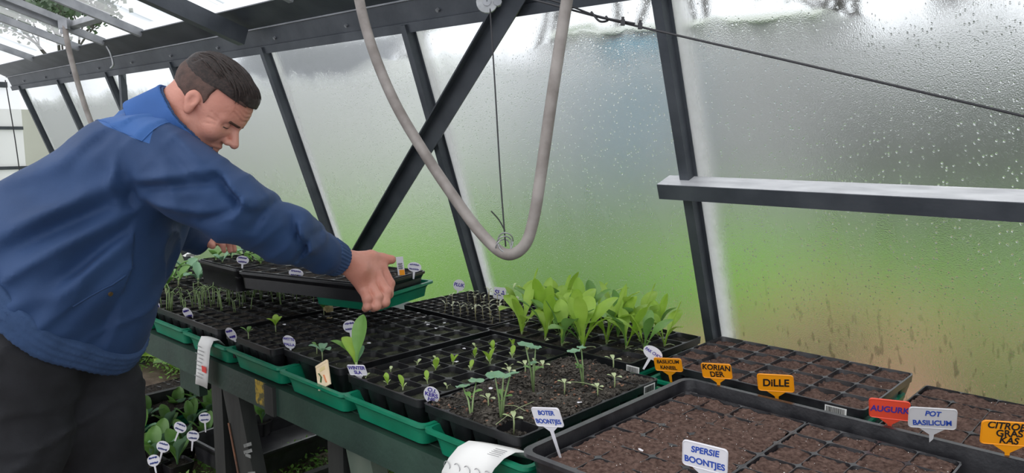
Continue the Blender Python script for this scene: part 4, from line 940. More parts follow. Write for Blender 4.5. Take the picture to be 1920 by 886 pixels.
for k in range(3):
    c = np.array((-1.424,1.486,1.165)); e = [c + np.array([math.cos(a) * .021 * RR[0], math.cos(a) * .021 * RR[1], math.sin(a) * .026]) + FF_ * .012 * math.sin(a * 2 + k) + (.004 * (k - 1), 0, .010 * k) for a in np.linspace(0, 6.28, 12)]
    lnk(e, .0020, M['galv'], 'wire_loop', wire, 5, res=3)
pul = empty('pulley', (-1.549,1.547,1.843)); tag(pul, 'small grey metal pulley above the thin wire at the eave', 'pulley')
pc_ = FF_
mb = MB(); mb.tube([-pc_ * .008, pc_ * .008], .030, 18); mb.build('wheel', M['galv'], pul, smooth=False)
mb = MB(); mb.tube([-pc_ * .013, -pc_ * .008], .012, 10); mb.tube([RR * .03 - pc_ * .014, RR * .03 + pc_ * .01], .012, 8); mb.build('axle', M['steel_light'], pul)
mb = MB(); mb.box((0, 0, .035), (.02, .02, .07)); mb.build('bracket', M['steel'], pul)
cab = lnk([(-1.505,1.592,1.867), (-1.343,1.596,1.817), (-1.185,1.598,1.768), (-1.008,1.616,1.717), (-0.78,1.653,1.652), (-0.574,1.697,1.592), (-0.3,1.801,1.51), (-0.193,1.854,1.476), tuple(wall_pt(.94, 1.20, .03))], .0030, M['wire'], 'steel_cable', n=6)
tag(cab, 'dark steel cable sloping down across the widest pane', 'cable')
lnk([(-1.453,1.612,1.863), (-1.316,1.608,1.818), (-1.195,1.589,1.773), (-1.089,1.6,1.745)], .0026, M['wire'], 'cable_tail', cab, 5)
lnk([(-1.208,1.579,1.784), (-1.19,1.591,1.76), (-1.175,1.606,1.762), (-1.18,1.604,1.773)], .0028, M['wire'], 'cable_loop', cab, 5)
for a in ((-1.117,1.589,1.749), (-1.076,1.604,1.738)):
    mb = MB(); mb.box(tuple(np.array(a)), (.010, .010, .014), (0, 0, R(43))); mb.box(tuple(np.array(a) + (0, 0, .010)), (.005, .006, .008)); mb.build('cable_clip', M['wire'], cab)
# diagonal brace bolted in front of the mullions
a = np.array((-1.626,1.767,1.918)); b = np.array((-3.096,2.151,0.833)); d = b - a; Lb = np.linalg.norm(d); d /= Lb; wv = np.cross(d, N_IN); wv /= np.linalg.norm(wv)
mb = MB(); mb.prism([(0, -.036), (Lb + .5, -.036), (Lb + .5, .036), (0, .036)], a, d, wv, N_IN, .006); mb.build('diagonal_brace', M['steel'], wall)
mb = MB(); mb.prism([(0, .031), (Lb + .5, .031), (Lb + .5, .036), (0, .036)], a + N_IN * .018, d, wv, N_IN, .034); mb.build('brace_flange', M['steel'], wall)
pp = (-5.079,1.85,2.113)
mb = MB(); mb.box((0, 0, .92), (.036, .036, 2.1)); tag(mb.build('roof_post', M['steel'], None, (pp[0], pp[1], 0)), 'upright dark metal post between the far panes and the man', 'post')
st = lnk([(-4.756,1.444,2.09), (-4.721,1.449,1.941), (-4.682,1.468,1.766), (-4.639,1.501,1.57), (-4.581,1.555,1.34)], .0150, M['hose'], 'vent_stay_tube', n=10); tag(st, 'pale curved tube hanging from the open roof vent', 'tube')
mb = MB(); c = np.array((-4.755,1.443,2.085)); mb.box(tuple(c), (.05, .03, .05), (0, 0, R(43))); mb.box(tuple(c + (0, 0, -.035)), (.03, .03, .03), (0, 0, R(43))); mb.build('clamp', M['steel_light'], st)
hk = lnk([(-4.802,1.673,1.992), (-4.782,1.684,1.949), (-4.765,1.689,1.888), (-4.774,1.676,1.863)], .006, M['galv'], 'snap_hook', n=6); tag(hk, 'small snap hook dangling beside the dark post', 'hook')
tl_ = lnk([(-8.2,1.968,1.982), (-8.2,2.005,1.451), (-8.2,2.025,1.03)], .005, M['wire'], 'gable_wire', gab, n=5)
basin('plastic_tub', .6, .5, .16, .02, .03, .04, M['teal'], 'teal plastic tub just visible behind the man\'s back', 'tub', (-5.463,1.179,1.162))
mb = MB(); c = (-5.463,1.179,1.162); mb.box((0, 0, (c[2] - .165) / 2), (.7, .6, c[2] - .165)); tag(mb.build('side_table', M['dark_wood'], None, (c[0], c[1], 0)), 'dark side table under the teal tub', 'table')

# ------------------------------------------------------------------ leaves and seedlings
def leaf_mesh(name, L, Wd, elev0, elev1, m, pet=.3, cup=.25, nu=9, wave=0., tipp=.75, pw=.07, az=0.0, z0=0.0, rnd=True):
    """petiole then blade, bending from elev0 to elev1 (radians above the horizon)"""
    V = []; p = np.zeros(3); nv = 5
    for i in range(nu + 1):
        t = 1 - (1 - i / nu) ** 1.45; e = elev0 + (elev1 - elev0) * t ** 1.3; d = np.array([math.cos(e), 0, math.sin(e)])
        if i: p = p + d * L * (t - t_prev)
        t_prev = t
        b = (t - pet) / (1 - pet)
        w = Wd * pw if b <= 0 else Wd * max(pw if b < .5 else 0, math.sin(math.pi * min(1, b ** (1.0 / tipp if rnd else tipp) * .97 + .03)) ** (.58 if rnd else .75) * .5)
        if i == nu: w = Wd * .04
        n = np.array([-math.sin(e), 0, math.cos(e)])
        for j in range(nv):
            s = (j / (nv - 1) - .5) * 2; V.append(p + np.array([0, 1, 0]) * s * w + n * (cup * abs(s) ** 1.5 * w + wave * math.sin(t * 11 + s * 2) * w))
    F = [(i * nv + j, (i + 1) * nv + j, (i + 1) * nv + j + 1, i * nv + j + 1) for i in range(nu) for j in range(nv - 1)]
    V = np.array(V); ca, sa = math.cos(az), math.sin(az); V = np.stack([V[:, 0] * ca - V[:, 1] * sa, V[:, 0] * sa + V[:, 1] * ca, V[:, 2] + z0], 1)
    return V, F
def plant(name, label, cat, leaves, stem=None, group=None, loc=(0, 0, 0), stem_m=None):
    """leaves: list of dict(leaf_mesh args, m=material); stem: list of points, radius"""
    root = empty(name, loc); tag(root, label, cat, group)
    if stem: 
        mb = MB(); mb.tube(stem[0], stem[1], 6); mb.build('stem', stem_m or M['stem_pale'], root, smooth=True)
    for lf in leaves:
        lf = dict(lf); m = lf.pop('m'); mb = MB(); mb.add(*leaf_mesh('leaf', m=m, **lf)); mb.build('leaf', m, root, smooth=True)
    return root
def joined(name, label, cat, leaves, stem, group, stem_m=None):
    mb = MB()
    if stem: 
        for s_ in stem: mb.tube(s_[0], s_[1], 5)
    mb.mi = 1
    for lf in leaves: lf = dict(lf); lf.pop('m', None); mb.add(*leaf_mesh('leaf', m=None, **lf))
    o = mb.build(name, [stem_m or M['stem_pale'], leaves[0]['m'] if leaves and 'm' in leaves[0] else M['leaf_mid']], None, smooth=True); tag(o, label, cat, group); return o
def put(o, loc, rz=None, s=1.0, label=None, first=[]):
    c = o if o.name not in put.used else copy_tree(o)
    put.used.add(o.name); c.location = loc; c.rotation_euler = (random.uniform(-.12, .12), random.uniform(-.12, .12), random.uniform(0, 6.28) if rz is None else rz); c.scale = (s, s, s)
    if label: c['label'] = label
    return c
put.used = set()
ORD = ['first', 'second', 'third', 'fourth', 'fifth', 'sixth', 'seventh', 'eighth', 'ninth', 'tenth', 'eleventh', 'twelfth']
def cell(key, i, j, dz=-.008, jit=.006):
    o, nx, ny, w, d = TR[key]; x = -w / 2 + w / nx * (i + .5) + random.uniform(-jit, jit); y = -d / 2 + d / ny * (j + .5) + random.uniform(-jit, jit)
    a = o.rotation_euler.z; return (o.location.x + x * math.cos(a) - y * math.sin(a), o.location.y + x * math.sin(a) + y * math.cos(a), o.location.z + dz)
U = random.uniform
# tall bright leafy seedlings
def cabbage(seed, n):
    r = random.Random(seed); L = []
    for k in range(n):
        az = k * 2.4 + r.uniform(-.4, .4); tall = r.uniform(.75, 1.1)
        L.append(dict(L=.150 * tall, Wd=.042 * r.uniform(.8, 1.15), elev0=R(r.uniform(68, 86)), elev1=R(r.choice((r.uniform(-20, 30), r.uniform(45, 80)))), pet=.40, cup=.22, wave=.10, az=az, pw=.08, tipp=.8, m=M['leaf_bright'] if r.random() < .75 else M['leaf_mid']))
    for k in range(2): L.append(dict(L=.045, Wd=.018, elev0=R(30), elev1=R(-50), pet=.6, cup=.1, az=r.uniform(0, 6.28), pw=.10, m=M['leaf_pale']))
    return plant('leafy_seedling', 'x', 'seedling', L, ([(0, 0, -.01), (0, 0, .02)], .0028), 'bright leafy seedlings crowding one tray')
CB = [cabbage(31 + k, 5 + k % 2) for k in range(4)]
for c in CB: reg(c)
k = 0
for j in range(4):
    for i in range(7):
        if (i, j) in ((0, 0), (3, 2), (5, 0), (6, 3), (1, 3), (6, 0)): continue
        put(CB[k % 4], cell('cabbage', i, j, -.008, .012), None, U(1.0, 1.25) * (.85 if i > 4 else 1), f'bright green leafy seedling, {ORD[j]} row from the aisle, {ORD[i]} cell from the left'); k += 1
# small two-leaved lettuce seedlings
def lett(seed, n, s=1.0):
    r = random.Random(seed); L = [dict(L=.022 * s, Wd=.011 * s, elev0=R(80), elev1=R(r.uniform(10, 40)), pet=.35, cup=.2, az=q * 3.14 + r.uniform(-.3, .3), m=M['leaf_pale']) for q in range(2)]
    L += [dict(L=.040 * s * r.uniform(.8, 1.1), Wd=.017 * s, elev0=R(85), elev1=R(r.uniform(30, 60)), pet=.25, cup=.3, az=1.57 + q * 2.6 + r.uniform(-.3, .3), m=M['leaf_bright']) for q in range(n - 2)]
    return plant('lettuce_seedling', 'x', 'seedling', L, ([(0, 0, -.008), (0, 0, .006)], .0018), 'small lettuce seedlings in one tray')
LT = [lett(51, 2), lett(52, 3), lett(53, 4), lett(54, 4, 1.25)]
for c in LT: reg(c)
skip = {(0, 4), (1, 1), (3, 6), (0, 6), (2, 2), (3, 0)}; k = 0
for j in range(7):
    for i in range(4):
        if (i, j) in skip: continue
        q = LT[3] if (i, j) in ((1, 2), (2, 4)) else LT[(i * 5 + j * 3) % 3]
        p = cell('lettuce', i, j, -.013, .010); put(q, p, None, U(.72, 1.0), f'small lettuce seedling, {ORD[j]} row from the bench edge, {ORD[i]} cell from the left')
# pale sprouts with narrow leaves
def sprout(seed):
    r = random.Random(seed); h = r.uniform(.022, .04); b = r.uniform(-.015, .015)
    return joined('pale_sprout', 'pale thin sprout in the fine-celled tray against the glass', 'sprout', [dict(L=.028, Wd=.0065, elev0=R(r.uniform(10, 60)), elev1=R(r.uniform(-40, 10)), pet=.1, cup=.2, az=q * 3 + r.uniform(-.4, .4), z0=h, m=M['leaf_dusty']) for q in range(2)],
        [([(0, 0, -.008), (b * .1, 0, h * .6), (0, 0, h)], .0011)], 'pale sprouts in the fine-celled tray', M['stem_brown'])
SPR = [sprout(61 + k) for k in range(3)]
for s_ in SPR: reg(s_)
k = 0
for i in range(3, 12):
    for j in range(9):
        if random.random() < .48: put(SPR[k % 3], cell('sprouts', i, j, -.006), None, U(.8, 1.3)); k += 1
        
q = joined('tall_sprout', 'tallest pale sprout at the corner nearest the leafy tray', 'sprout', [dict(L=.04, Wd=.009, elev0=R(50), elev1=R(0), pet=.15, cup=.2, az=a_, z0=.05, m=M['leaf_pale']) for a_ in (0, 2, 4.2)], [([(0, 0, -.01), (0, 0, .05)], .0014)], None, M['stem_pale'])
q.location = (-1.941,2.073,0.845)
# thin bent leek sprouts
def leek(seed):
    r = random.Random(seed); st = []
    for q_ in range(r.choice((1, 2, 2))):
        h = r.uniform(.052, .088); x, y = r.uniform(-.008, .008), r.uniform(-.008, .008); a_ = r.uniform(0, 6.28); b = r.uniform(.018, .040)
        st.append(([(x, y, -.008), (x, y, h * .5), (x + .002, y, h * .85), (x + math.cos(a_) * b * .4, y + math.sin(a_) * b * .4, h), (x + math.cos(a_) * b, y + math.sin(a_) * b, h * .86)], [.0019, .0018, .0015, .0012, .0007]))
    return joined('leek_sprout', 'thin bent green leek sprout standing among many alike', 'sprout', [], st, 'thin leek sprouts at the far end of the bench', M['stem_green'])
LK = [leek(71 + k) for k in range(5)]
for s_ in LK: s_.data.materials[1] = M['stem_green']; reg(s_)
k = 0
for i in range(8):
    for j in range(9):
        if random.random() < (.97 if i < 3 else .8 if (i < 5 and j > 1) or j > 6 else .0) and (i, j) not in ((3, 0), (7, 8), (6, 8)):
            for q_ in range(2 if i < 3 else 1): put(LK[k % 5], cell('leek', i, j, -.006, .014), None, U(.8, 1.15)); k += 1
# leafy seedlings in the lifted tray and behind the leeks
def leafy(seed, m, n=6, s=1.0):
    r = random.Random(seed)
    return plant('young_cabbage', 'x', 'seedling', [dict(L=.07 * s * r.uniform(.8, 1.1), Wd=.030 * s, elev0=R(75), elev1=R(r.uniform(-20, 30)), pet=.35, cup=.3, az=q * 2.2 + r.uniform(-.3, .3), tipp=.8, m=m) for q in range(n)], ([(0, 0, -.01), (0, 0, .015)], .003), 'young cabbage plants in the lifted tray')
LF = [leafy(81, M['leaf_mid']), leafy(82, M['leaf_blue']), leafy(83, M['leaf_mid'], 5)]
for c in LF: reg(c)
k = 0
for i in range(4):
    for j in range(4):
        if (i, j) in ((3, 0), (2, 0)): continue
        put(LF[k % 3], cell('held_leafy', i, j), None, U(.7, .95), f'young cabbage in the lifted tray, {ORD[j]} row from the aisle, {ORD[i]} cell from the left'); k += 1
for k, p in enumerate([(-3.309,1.362,0.86), (-3.318,1.424,0.86), (-3.202,1.462,0.86), (-3.039,1.22,0.86), (-3.11,1.382,0.86), (-3.17,1.325,0.86)]):
    o = put(LF[k % 3], p, None, U(1.3, 1.8)); o['group'] = 'broad-leaved seedlings among the leeks'; o['label'] = 'broad-leaved seedling standing among the leek sprouts by the jacket'
# single seedlings
def one(label, p, leaves, h=.02, m=None, cat='seedling', name='seedling', r=.0018):
    return plant(name, label, cat, leaves, ([(0, 0, -.012), (.001, 0, h * .5), (0, 0, h)], r), None, p, m)
def pr(n, L, Wd, e0, e1, m, z0=0., a0=0., **k): return [dict(L=L * (1 - .08 * (q % 2)), Wd=Wd, elev0=R(e0), elev1=R(e1 + 12 * (q % 3 - 1)), az=a0 + q * 6.28 / n + .3 * (q % 2), z0=z0, m=m, cup=.25, **{'pet': .15, **k}) for q in range(n)]
one('small seedling at the front left corner of the fine-celled tray', (-2.168,1.111,0.845), pr(3, .030, .014, 55, 10, M['leaf_mid'], .022), .024)
one('leafy double seedling at the left edge of the fine-celled tray', (-2.189,1.216,0.845), pr(5, .042, .020, 75, 20, M['leaf_bright'], .02), .022)
one('seedling beside the pale petal at the tray\'s back', (-2.28,1.455,0.845), pr(4, .040, .016, 70, 25, M['leaf_mid'], .02), .022)
one('round-leaved dark seedling in the half-bare tray', (-2.625,1.538,0.845), pr(2, .030, .030, 80, 70, M['leaf_dark'], .02, 1.2), .022)
one('small curled seedling next to the round-leaved one', (-2.597,1.578,0.845), pr(2, .026, .015, 60, 10, M['leaf_dusty'], .02), .024)
one('blue-green seedling with a folded leaf in the mossy tray', (-1.827,1.156,0.842), pr(3, .045, .026, 60, -10, M['leaf_blue'], .02), .022)
one('tiny seedling behind the folded-leaf seedling', (-1.89,1.178,0.842), pr(2, .024, .012, 60, 0, M['leaf_mid'], .02), .02)
one('small pale seedling at the back right of the fine-celled tray', (-2.266,1.548,0.845), pr(3, .02, .009, 60, 10, M['leaf_dusty'], .016), .018)
big = plant('big_leaf_seedling', 'tall seedling with one large upright oval leaf in front of the mossy tray', 'seedling',
    [dict(L=.150, Wd=.050, elev0=R(86), elev1=R(66), pet=.30, cup=.18, az=R(105), tipp=.75, pw=.09, m=M['leaf_mid']), dict(L=.105, Wd=.042, elev0=R(84), elev1=R(20), pet=.28, cup=.3, az=R(178), tipp=.8, m=M['leaf_bright']),
     dict(L=.115, Wd=.026, elev0=R(80), elev1=R(5), pet=.45, cup=.3, az=R(205), tipp=.8, m=M['leaf_mid']), dict(L=.07, Wd=.025, elev0=R(85), elev1=R(30), pet=.35, cup=.3, az=R(110), tipp=.8, m=M['leaf_blue'])],
    ([(0, 0, -.01), (0, 0, .02)], .0034), None, (-1.669,1.161,0.845))
# nasturtiums: round leaves on long stems
def disc(mb, c, r, tilt, az, seed):
    g = random.Random(seed); n = 14; V = [np.array([0, 0, -.002])]
    for ring_ in (.55, 1.):
        for k in range(n): a_ = 6.283 * k / n; rr = r * ring_ * (1 + .06 * math.sin(5 * a_ + seed)); V.append(np.array([math.cos(a_) * rr, math.sin(a_) * rr, .002 * ring_ + .0015 * math.sin(5 * a_)]))
    V = np.array(V) @ np.array(Euler((tilt, tilt * .5, az)).to_matrix()).T + c
    F = [(0, 1 + k, 1 + (k + 1) % n) for k in range(n)] + [(1 + k, 1 + n + k, 1 + n + (k + 1) % n, 1 + (k + 1) % n) for k in range(n)]; mb.add(V, F)
def nast(label, base, tips, low, seed):
    root = empty('nasturtium_seedling', base); tag(root, label, 'seedling', None); b = np.array(base)
    for k, (p, r) in enumerate(tips):
        p = np.array(p) - b; mb = MB(); mb.tube([(0, 0, -.01), tuple(p * .35 + (0, 0, .012)), tuple(p)], [.0026, .0022, .0014], 6); mb.build('stem', M['stem_green'], root, smooth=True)
        mb = MB(); disc(mb, p, r, U(-.25, .25), U(0, 6), seed + k); mb.build('leaf', M['leaf_blue'], root, smooth=True)
    for k in range(low): mb = MB(); mb.add(*leaf_mesh('leaf', m=None, L=.028, Wd=.016, elev0=R(40), elev1=R(0), pet=.3, cup=.2, az=U(0, 6.28), z0=U(.03, .05))); mb.build('leaf', M['leaf_mid'], root, smooth=True)
nast('nasturtium seedling with pale brownish stems at the tray corner by the round tag', (-1.181,1.125,0.852), [((-1.218,1.134,0.908), .017), ((-1.204,1.163,0.917), .020)], 2, 1)
nast('nasturtium seedling with a wide pair of round leaves near the front', (-1.117,1.155,0.852), [((-1.113,1.131,0.958), .021), ((-1.109,1.176,0.951), .022), ((-1.073,1.116,0.967), .017)], 3, 4)
nast('tallest nasturtium seedling, standing mid tray with scalloped top leaves', (-1.195,1.35,0.852), [((-1.189,1.313,0.974), .021), ((-1.189,1.35,0.959), .015), ((-1.184,1.336,0.925), .010)], 3, 8)
nast('thin nasturtium seedling nearest the leafy tray', (-1.125,1.46,0.852), [((-1.139,1.437,0.942), .017), ((-1.138,1.466,0.945), .012)], 3, 12)
for k, (p, s_) in enumerate([((-1.071,1.146,0.845), 1.1), ((-1.266,1.467,0.85), 1.), ((-1.3,1.435,0.85), 1.), ((-1.294,1.368,0.85), .9), ((-1.154,1.627,0.852), 1.1), ((-1.064,1.507,0.852), .9), ((-1.185,1.182,0.852), .9), ((-1.127,1.387,0.852), .8), ((-1.052,1.42,0.852), .7)]):
    o = one('small weed sprout growing in the bark crumbs', p, pr(3, .026 * s_, .012, 40, 0, M['leaf_pale'], .022), .024); o['group'] = 'weed sprouts in the bark crumbs'
for k, (a_, b_) in enumerate((((-1.086,1.106,0.862), (-1.121,1.267,0.862)), ((-1.152,1.2,0.862), (-1.093,1.208,0.862)), ((-1.148,1.437,0.862), (-1.053,1.443,0.862)))):
    a_ = np.array(a_); b_ = np.array(b_); o = lnk([a_, (a_ + b_) / 2 + (0, 0, .006), b_], .0009, M['stem_pale'], 'dry_stalk', n=4); tag(o, 'thin dry stalk lying across the bark crumbs', 'stalk', 'dry stalks on the bark crumbs')
# pale petals and white flakes lying on the soil
def flake(p, r, m, name, label, group, n=9, curl=.3):
    mb = MB(); V = [(0, 0, .001)] + [(math.cos(6.28 * k / n) * r * U(.6, 1.1), math.sin(6.28 * k / n) * r * U(.5, .9), curl * r * U(0, 1)) for k in range(n)]
    mb.add(V, [(0, 1 + k, 1 + (k + 1) % n) for k in range(n)]); o = mb.build(name, m, None, tuple(np.array(p) + (0, 0, .003)), (0, 0, U(0, 6))); tag(o, label, 'petal' if 'petal' in name else 'flake', group); return o
flake((-2.247,1.455,0.856), .026, M['petal'], 'flower_petal', 'crumpled pale yellow petal lying on the fine-celled tray', None, curl=1.2)
flake((-2.186,1.417,0.852), .013, M['petal'], 'flower_petal', 'small pale petal scrap in front of the crumpled petal', None)
for k, p in enumerate([(-2.226,1.269,0.85), (-2.222,1.641,0.85), (-2.237,1.412,0.85), (-2.031,1.682,0.85), (-1.969,1.653,0.85), (-1.91,1.615,0.85), (-1.879,1.595,0.85), (-1.856,1.646,0.85), (-1.822,1.581,0.85), (-1.835,1.324,0.85), (-2.677,1.191,0.85), (-2.619,1.245,0.85), (-2.559,1.301,0.85), (-1.033,1.325,0.862), (-0.807,1.238,0.842), (-1.589,1.485,0.848), (-1.508,1.379,0.848), (-1.252,1.257,0.862)]):
    flake(p, .0075, M['tag_white'], 'white_flake', 'small white flake lying on the soil', 'white flakes on the tray soil')

# ------------------------------------------------------------------ plant tags
def scribble(parent, w, h, ink, rows, seed):
    r = random.Random(seed); mb = MB()
    for q in range(rows):
        zc = h * (.24 - .48 * q / max(1, rows - 1)) if rows > 1 else 0
        P = [(-w * .33 + w * .66 * k / 25, -.0014, zc + (1 if k % 2 else -1) * r.uniform(.3, 1) * h * .10) for k in range(26)]; mb.tube(P, .0012, 4)
    return mb.build('lettering', ink, parent)
def plate_tag(name, label, c, w, h, yaw, roll, lean, stake, m, ink, lines=None, shape='rect', seed=0, group=None, size=None, dx=0.0):
    th = .0016; mb = MB()
    if shape == 'rect':
        r = min(w, h) * .14; o = rloop(w, h, r, 3); pts = [tuple(p) for p in o]
        mb.prism(pts, (0, 0, 0), (1, 0, 0), (0, 0, 1), (0, -1, 0), th)
        nk = w * .28; mb.prism([(-nk, -h / 2 + .001), (-.004, -h / 2 - w * .16), (.004, -h / 2 - w * .16), (nk, -h / 2 + .001)], (dx, 0, 0), (1, 0, 0), (0, 0, 1), (0, -1, 0), th * .96)
        rim = MB(); n = len(o)
        P = [(p[0] * .97, -th / 2 - .0002, p[1] * .95) for p in o] + [(o[0][0] * .97, -th / 2 - .0002, o[0][1] * .95)]; mb.tube(P, .0009, 4)
    else:
        pts = [(w / 2 * math.cos(a), h / 2 * math.sin(a) * (1 if math.sin(a) > 0 else 1.12)) for a in np.linspace(0, 2 * math.pi, 22, endpoint=False)]; mb.prism(pts, (0, 0, 0), (1, 0, 0), (0, 0, 1), (0, -1, 0), th)
    top = -h / 2 - (w * .16 if shape == 'rect' else -.004)
    mb.prism([(-.0045, top + .003), (-.0025, top - stake), (.0025, top - stake), (.0045, top + .003)], (dx, 0, 0), (1, 0, 0), (0, 0, 1), (0, -1, 0), th * .9)
    o = mb.build(name, m, None, c, (lean, roll, yaw)); tag(o, label, 'plant tag', group)
    o.rotation_mode = 'XYZ'
    if lines:
        n = len(lines); s = size or min(h * .92 / n, w * 1.30 / max(len(l) for l in lines))
        for k, l in enumerate(lines):
            cu = bpy.data.curves.new('lettering', 'FONT'); cu.body = l; cu.size = s * 1.25; cu.align_x = 'CENTER'; cu.align_y = 'CENTER'; cu.offset = s * .032; cu.extrude = .0002; cu.shear = .12 if k % 2 == 0 else -.05; cu.materials.append(ink)
            t = bpy.data.objects.new('lettering', cu); COL.objects.link(t); t.parent = o; t.location = (0, -th / 2 - .0006, h * (.5 - (k + .5) / n) * .88); t.rotation_euler = (R(90), R(random.uniform(-3, 3)), 0); t.scale = (.92, 1, 1)
    else: scribble(o, w, h, ink, 2 if h > .02 else 1, seed)
    return o
IB, IP, IK = M['ink_blue'], M['ink_purple'], M['ink_black']
PT = plate_tag
PT('plant_tag', 'white tag reading BOTER BOONTJES on a long white stake', (-0.935,1.098,0.92), .068, .043, R(6), R(-11), R(14), .062, M['tag_white'], IB, ['BOTER', 'BOONTJES'])
PT('plant_tag', 'white tag reading SPERSIE BOONTJES, lowest of the plant tags', (-0.612,1.139,0.921), .080, .050, R(12), R(2), R(8), .05, M['tag_white'], IB, ['SPERSIE', 'BOONTJES'])
PT('plant_tag', 'coral red tag reading AUGURK', (-0.478,1.689,0.892), .080, .048, R(14), R(-3), R(14), .03, M['tag_red'], IP, ['AUGURK'], size=.0158)
PT('plant_tag', 'grey-white tag reading POT BASILICUM beside the red tag', (-0.389,1.663,0.903), .088, .048, R(24), R(-3), R(12), .03, M['tag_grey'], IB, ['POT', 'BASILICUM'])
PT('plant_tag', 'orange tag reading CITROEN GRAS at the right edge', (-0.258,1.676,0.903), .098, .052, R(26), R(-2), R(10), .04, M['tag_orange'], IK, ['CITROEN', 'GRAS', 'KAS'])
PT('plant_tag', 'orange tag reading DILLE', (-0.742,1.715,0.884), .084, .047, R(16), R(-5), R(14), .03, M['tag_orange'], IK, ['DiLLE'])
PT('plant_tag', 'orange tag reading KORIANDER', (-0.876,1.675,0.894), .075, .042, R(12), R(-6), R(14), .03, M['tag_orange'], IK, ['KORIAN', 'DER'])
PT('plant_tag', 'orange tag reading BASILICUM KANEEL', (-1.052,1.738,0.859), .078, .040, R(12), R(-6), R(14), .03, M['tag_orange'], IK, ['BASILICUM', 'KANEEL'])
PT('plant_tag', 'round white tag reading PAK CHOI behind an orange tag', (-1.101,1.738,0.882), .056, .034, R(30), R(28), R(-6), .04, M['tag_white'], IP, ['PAK CHOI'], 'round')
PT('plant_tag', 'oval white tag reading O.I. KERS at the nasturtium tray corner', (-1.32,1.128,0.866), .040, .048, R(30), R(12), R(20), .012, M['tag_white'], IP, ['O.I.', 'KERS', 'HE'], 'round')
PT('plant_tag', 'white tag with two purple lines under the big upright leaf', (-1.599,1.115,0.869), .055, .032, R(20), R(-6), R(20), .012, M['tag_white'], IP, ['WINTER', 'SLA'])
PT('plant_tag', 'upright white oval tag at the front of the mossy tray', (-1.938,1.118,0.88), .040, .044, R(30), R(4), R(20), .012, M['tag_white'], IP, ['WITTE', 'PALLA'], 'round')
PT('plant_tag', 'white oval tag leaning at the fine-celled tray corner', (-2.194,1.068,0.867), .034, .044, R(25), R(-16), R(20), .012, M['tag_white'], IP, None, 'round', 1)
PT('plant_tag', 'white oval tag in front of the leek sprouts', (-2.592,1.109,0.86), .036, .046, R(25), R(-16), R(20), .012, M['tag_white'], IP, None, 'round', 2)
PT('plant_tag', 'white oval tag half hidden by the jacket', (-2.83,1.093,0.86), .036, .044, R(25), R(-14), R(20), .012, M['tag_white'], IP, None, 'round', 3)
PT('plant_tag', 'tilted white tag behind the big upright leaf', (-1.92,1.316,0.893), .046, .036, R(30), R(-10), R(-6), .03, M['tag_white'], IP, None, 'round', 4)
PT('plant_tag', 'white oval tag on the lifted tray below the sleeve', (-2.259,1.339,1.013), .054, .030, R(30), R(4), R(-4), .02, M['tag_white'], IP, None, 'round', 5)
PT('plant_tag', 'white oval tag on the tray at the man\'s left hand', (-2.45,1.248,1.048), .048, .028, R(30), R(4), R(-4), .02, M['tag_white'], IP, None, 'round', 6)
PT('plant_tag', 'white oval tag with one purple line on the lifted tray corner', (-1.984,1.627,1.031), .050, .032, R(30), R(4), R(-4), .03, M['tag_white'], IP, None, 'round', 7)
PT('plant_tag', 'white drop-shaped tag at the window end of the sprout tray', (-2.273,2.1,0.861), .050, .046, R(30), R(10), R(-4), .03, M['tag_white'], IP, ['PLUK'], 'round')
PT('plant_tag', 'crumpled white tag among the pale sprouts', (-1.997,2.057,0.873), .052, .044, R(25), R(2), R(-4), .03, M['tag_white'], IP, ['SLA'])
sp_ = MB(); sp_.box((0, 0, 0), (.024, .002, .062)); o = sp_.build('seed_stick', M['tag_white'], None, (-1.972,1.558,1.044), (0, R(-6), R(35))); tag(o, 'slim white and orange printed stick beside the lifted hand', 'plant tag')
q = MB(); q.box((.003, -.0013, -.022), (.018, .0008, .018)); q.build('orange_print', M['tag_orange'], o); scribble(o, .022, .03, M['ink_grey'], 3, 9)
# leaflets and the seed packet
def sheet(name, label, pts, w, dirx, m):
    """a strip of paper following pts, w wide along dirx"""
    P = np.array(pts, float); dx_ = np.array(dirx, float) * w / 2; V = []; th = .0006
    for k, p in enumerate(P): 
        for s in (-1, -.33, .33, 1): V.append(p + dx_ * s + np.array([0, 0, .0015 * math.sin(k * 1.3 + s * 2)]))
    F = [(i * 4 + j, i * 4 + j + 1, (i + 1) * 4 + j + 1, (i + 1) * 4 + j) for i in range(len(P) - 1) for j in range(3)]
    mb = MB(); mb.add(V, F); o = mb.build(name, m, None, smooth=True); so = o.modifiers.new('thickness', 'SOLIDIFY'); so.thickness = th; tag(o, label, 'leaflet'); return o
lx = (-2.359,1.047,0.815)[0]
lp = sheet('paper_leaflet', 'long white printed leaflet hanging over a green drip tray rim', [(lx + .012, 1.10, .80), (lx + .012, 1.083, .822), (lx + .010, 1.064, .824), (lx + .006, 1.054, .80), (lx + .002, 1.050, .76), (lx - .004, 1.047, .71), (lx - .010, 1.044, .665)], .078, (1, .05, 0), M['paper'])
q = MB()
for k in range(9): 
    z_ = .795 - k * .0125; q.box((lx - .02 + .014 * (k % 2) , 1.0505 - (.8 - z_) * .08 - .0015, z_), (.030 + .012 * (k % 3), .0008, .0022))
q.build('print_lines', M['ink_grey'], lp)
q = MB(); q.box((lx + .020, 1.0425, .728), (.030, .0012, .020)); q.build('red_block', M['red_print'], lp)
l2 = (-1.079,1.036,0.815)[0]
lp = sheet('paper_leaflet', 'large white leaflet with round printed icons draped over the nearest drip tray', [(l2 + .035, 1.112, .803), (l2 + .030, 1.095, .826), (l2 + .02, 1.066, .833), (l2 + .008, 1.046, .822), (l2 - .004, 1.030, .800), (l2 - .012, 1.018, .775), (l2 - .016, 1.014, .74)], .112, (.97, .24, 0), M['paper'])
q = MB()
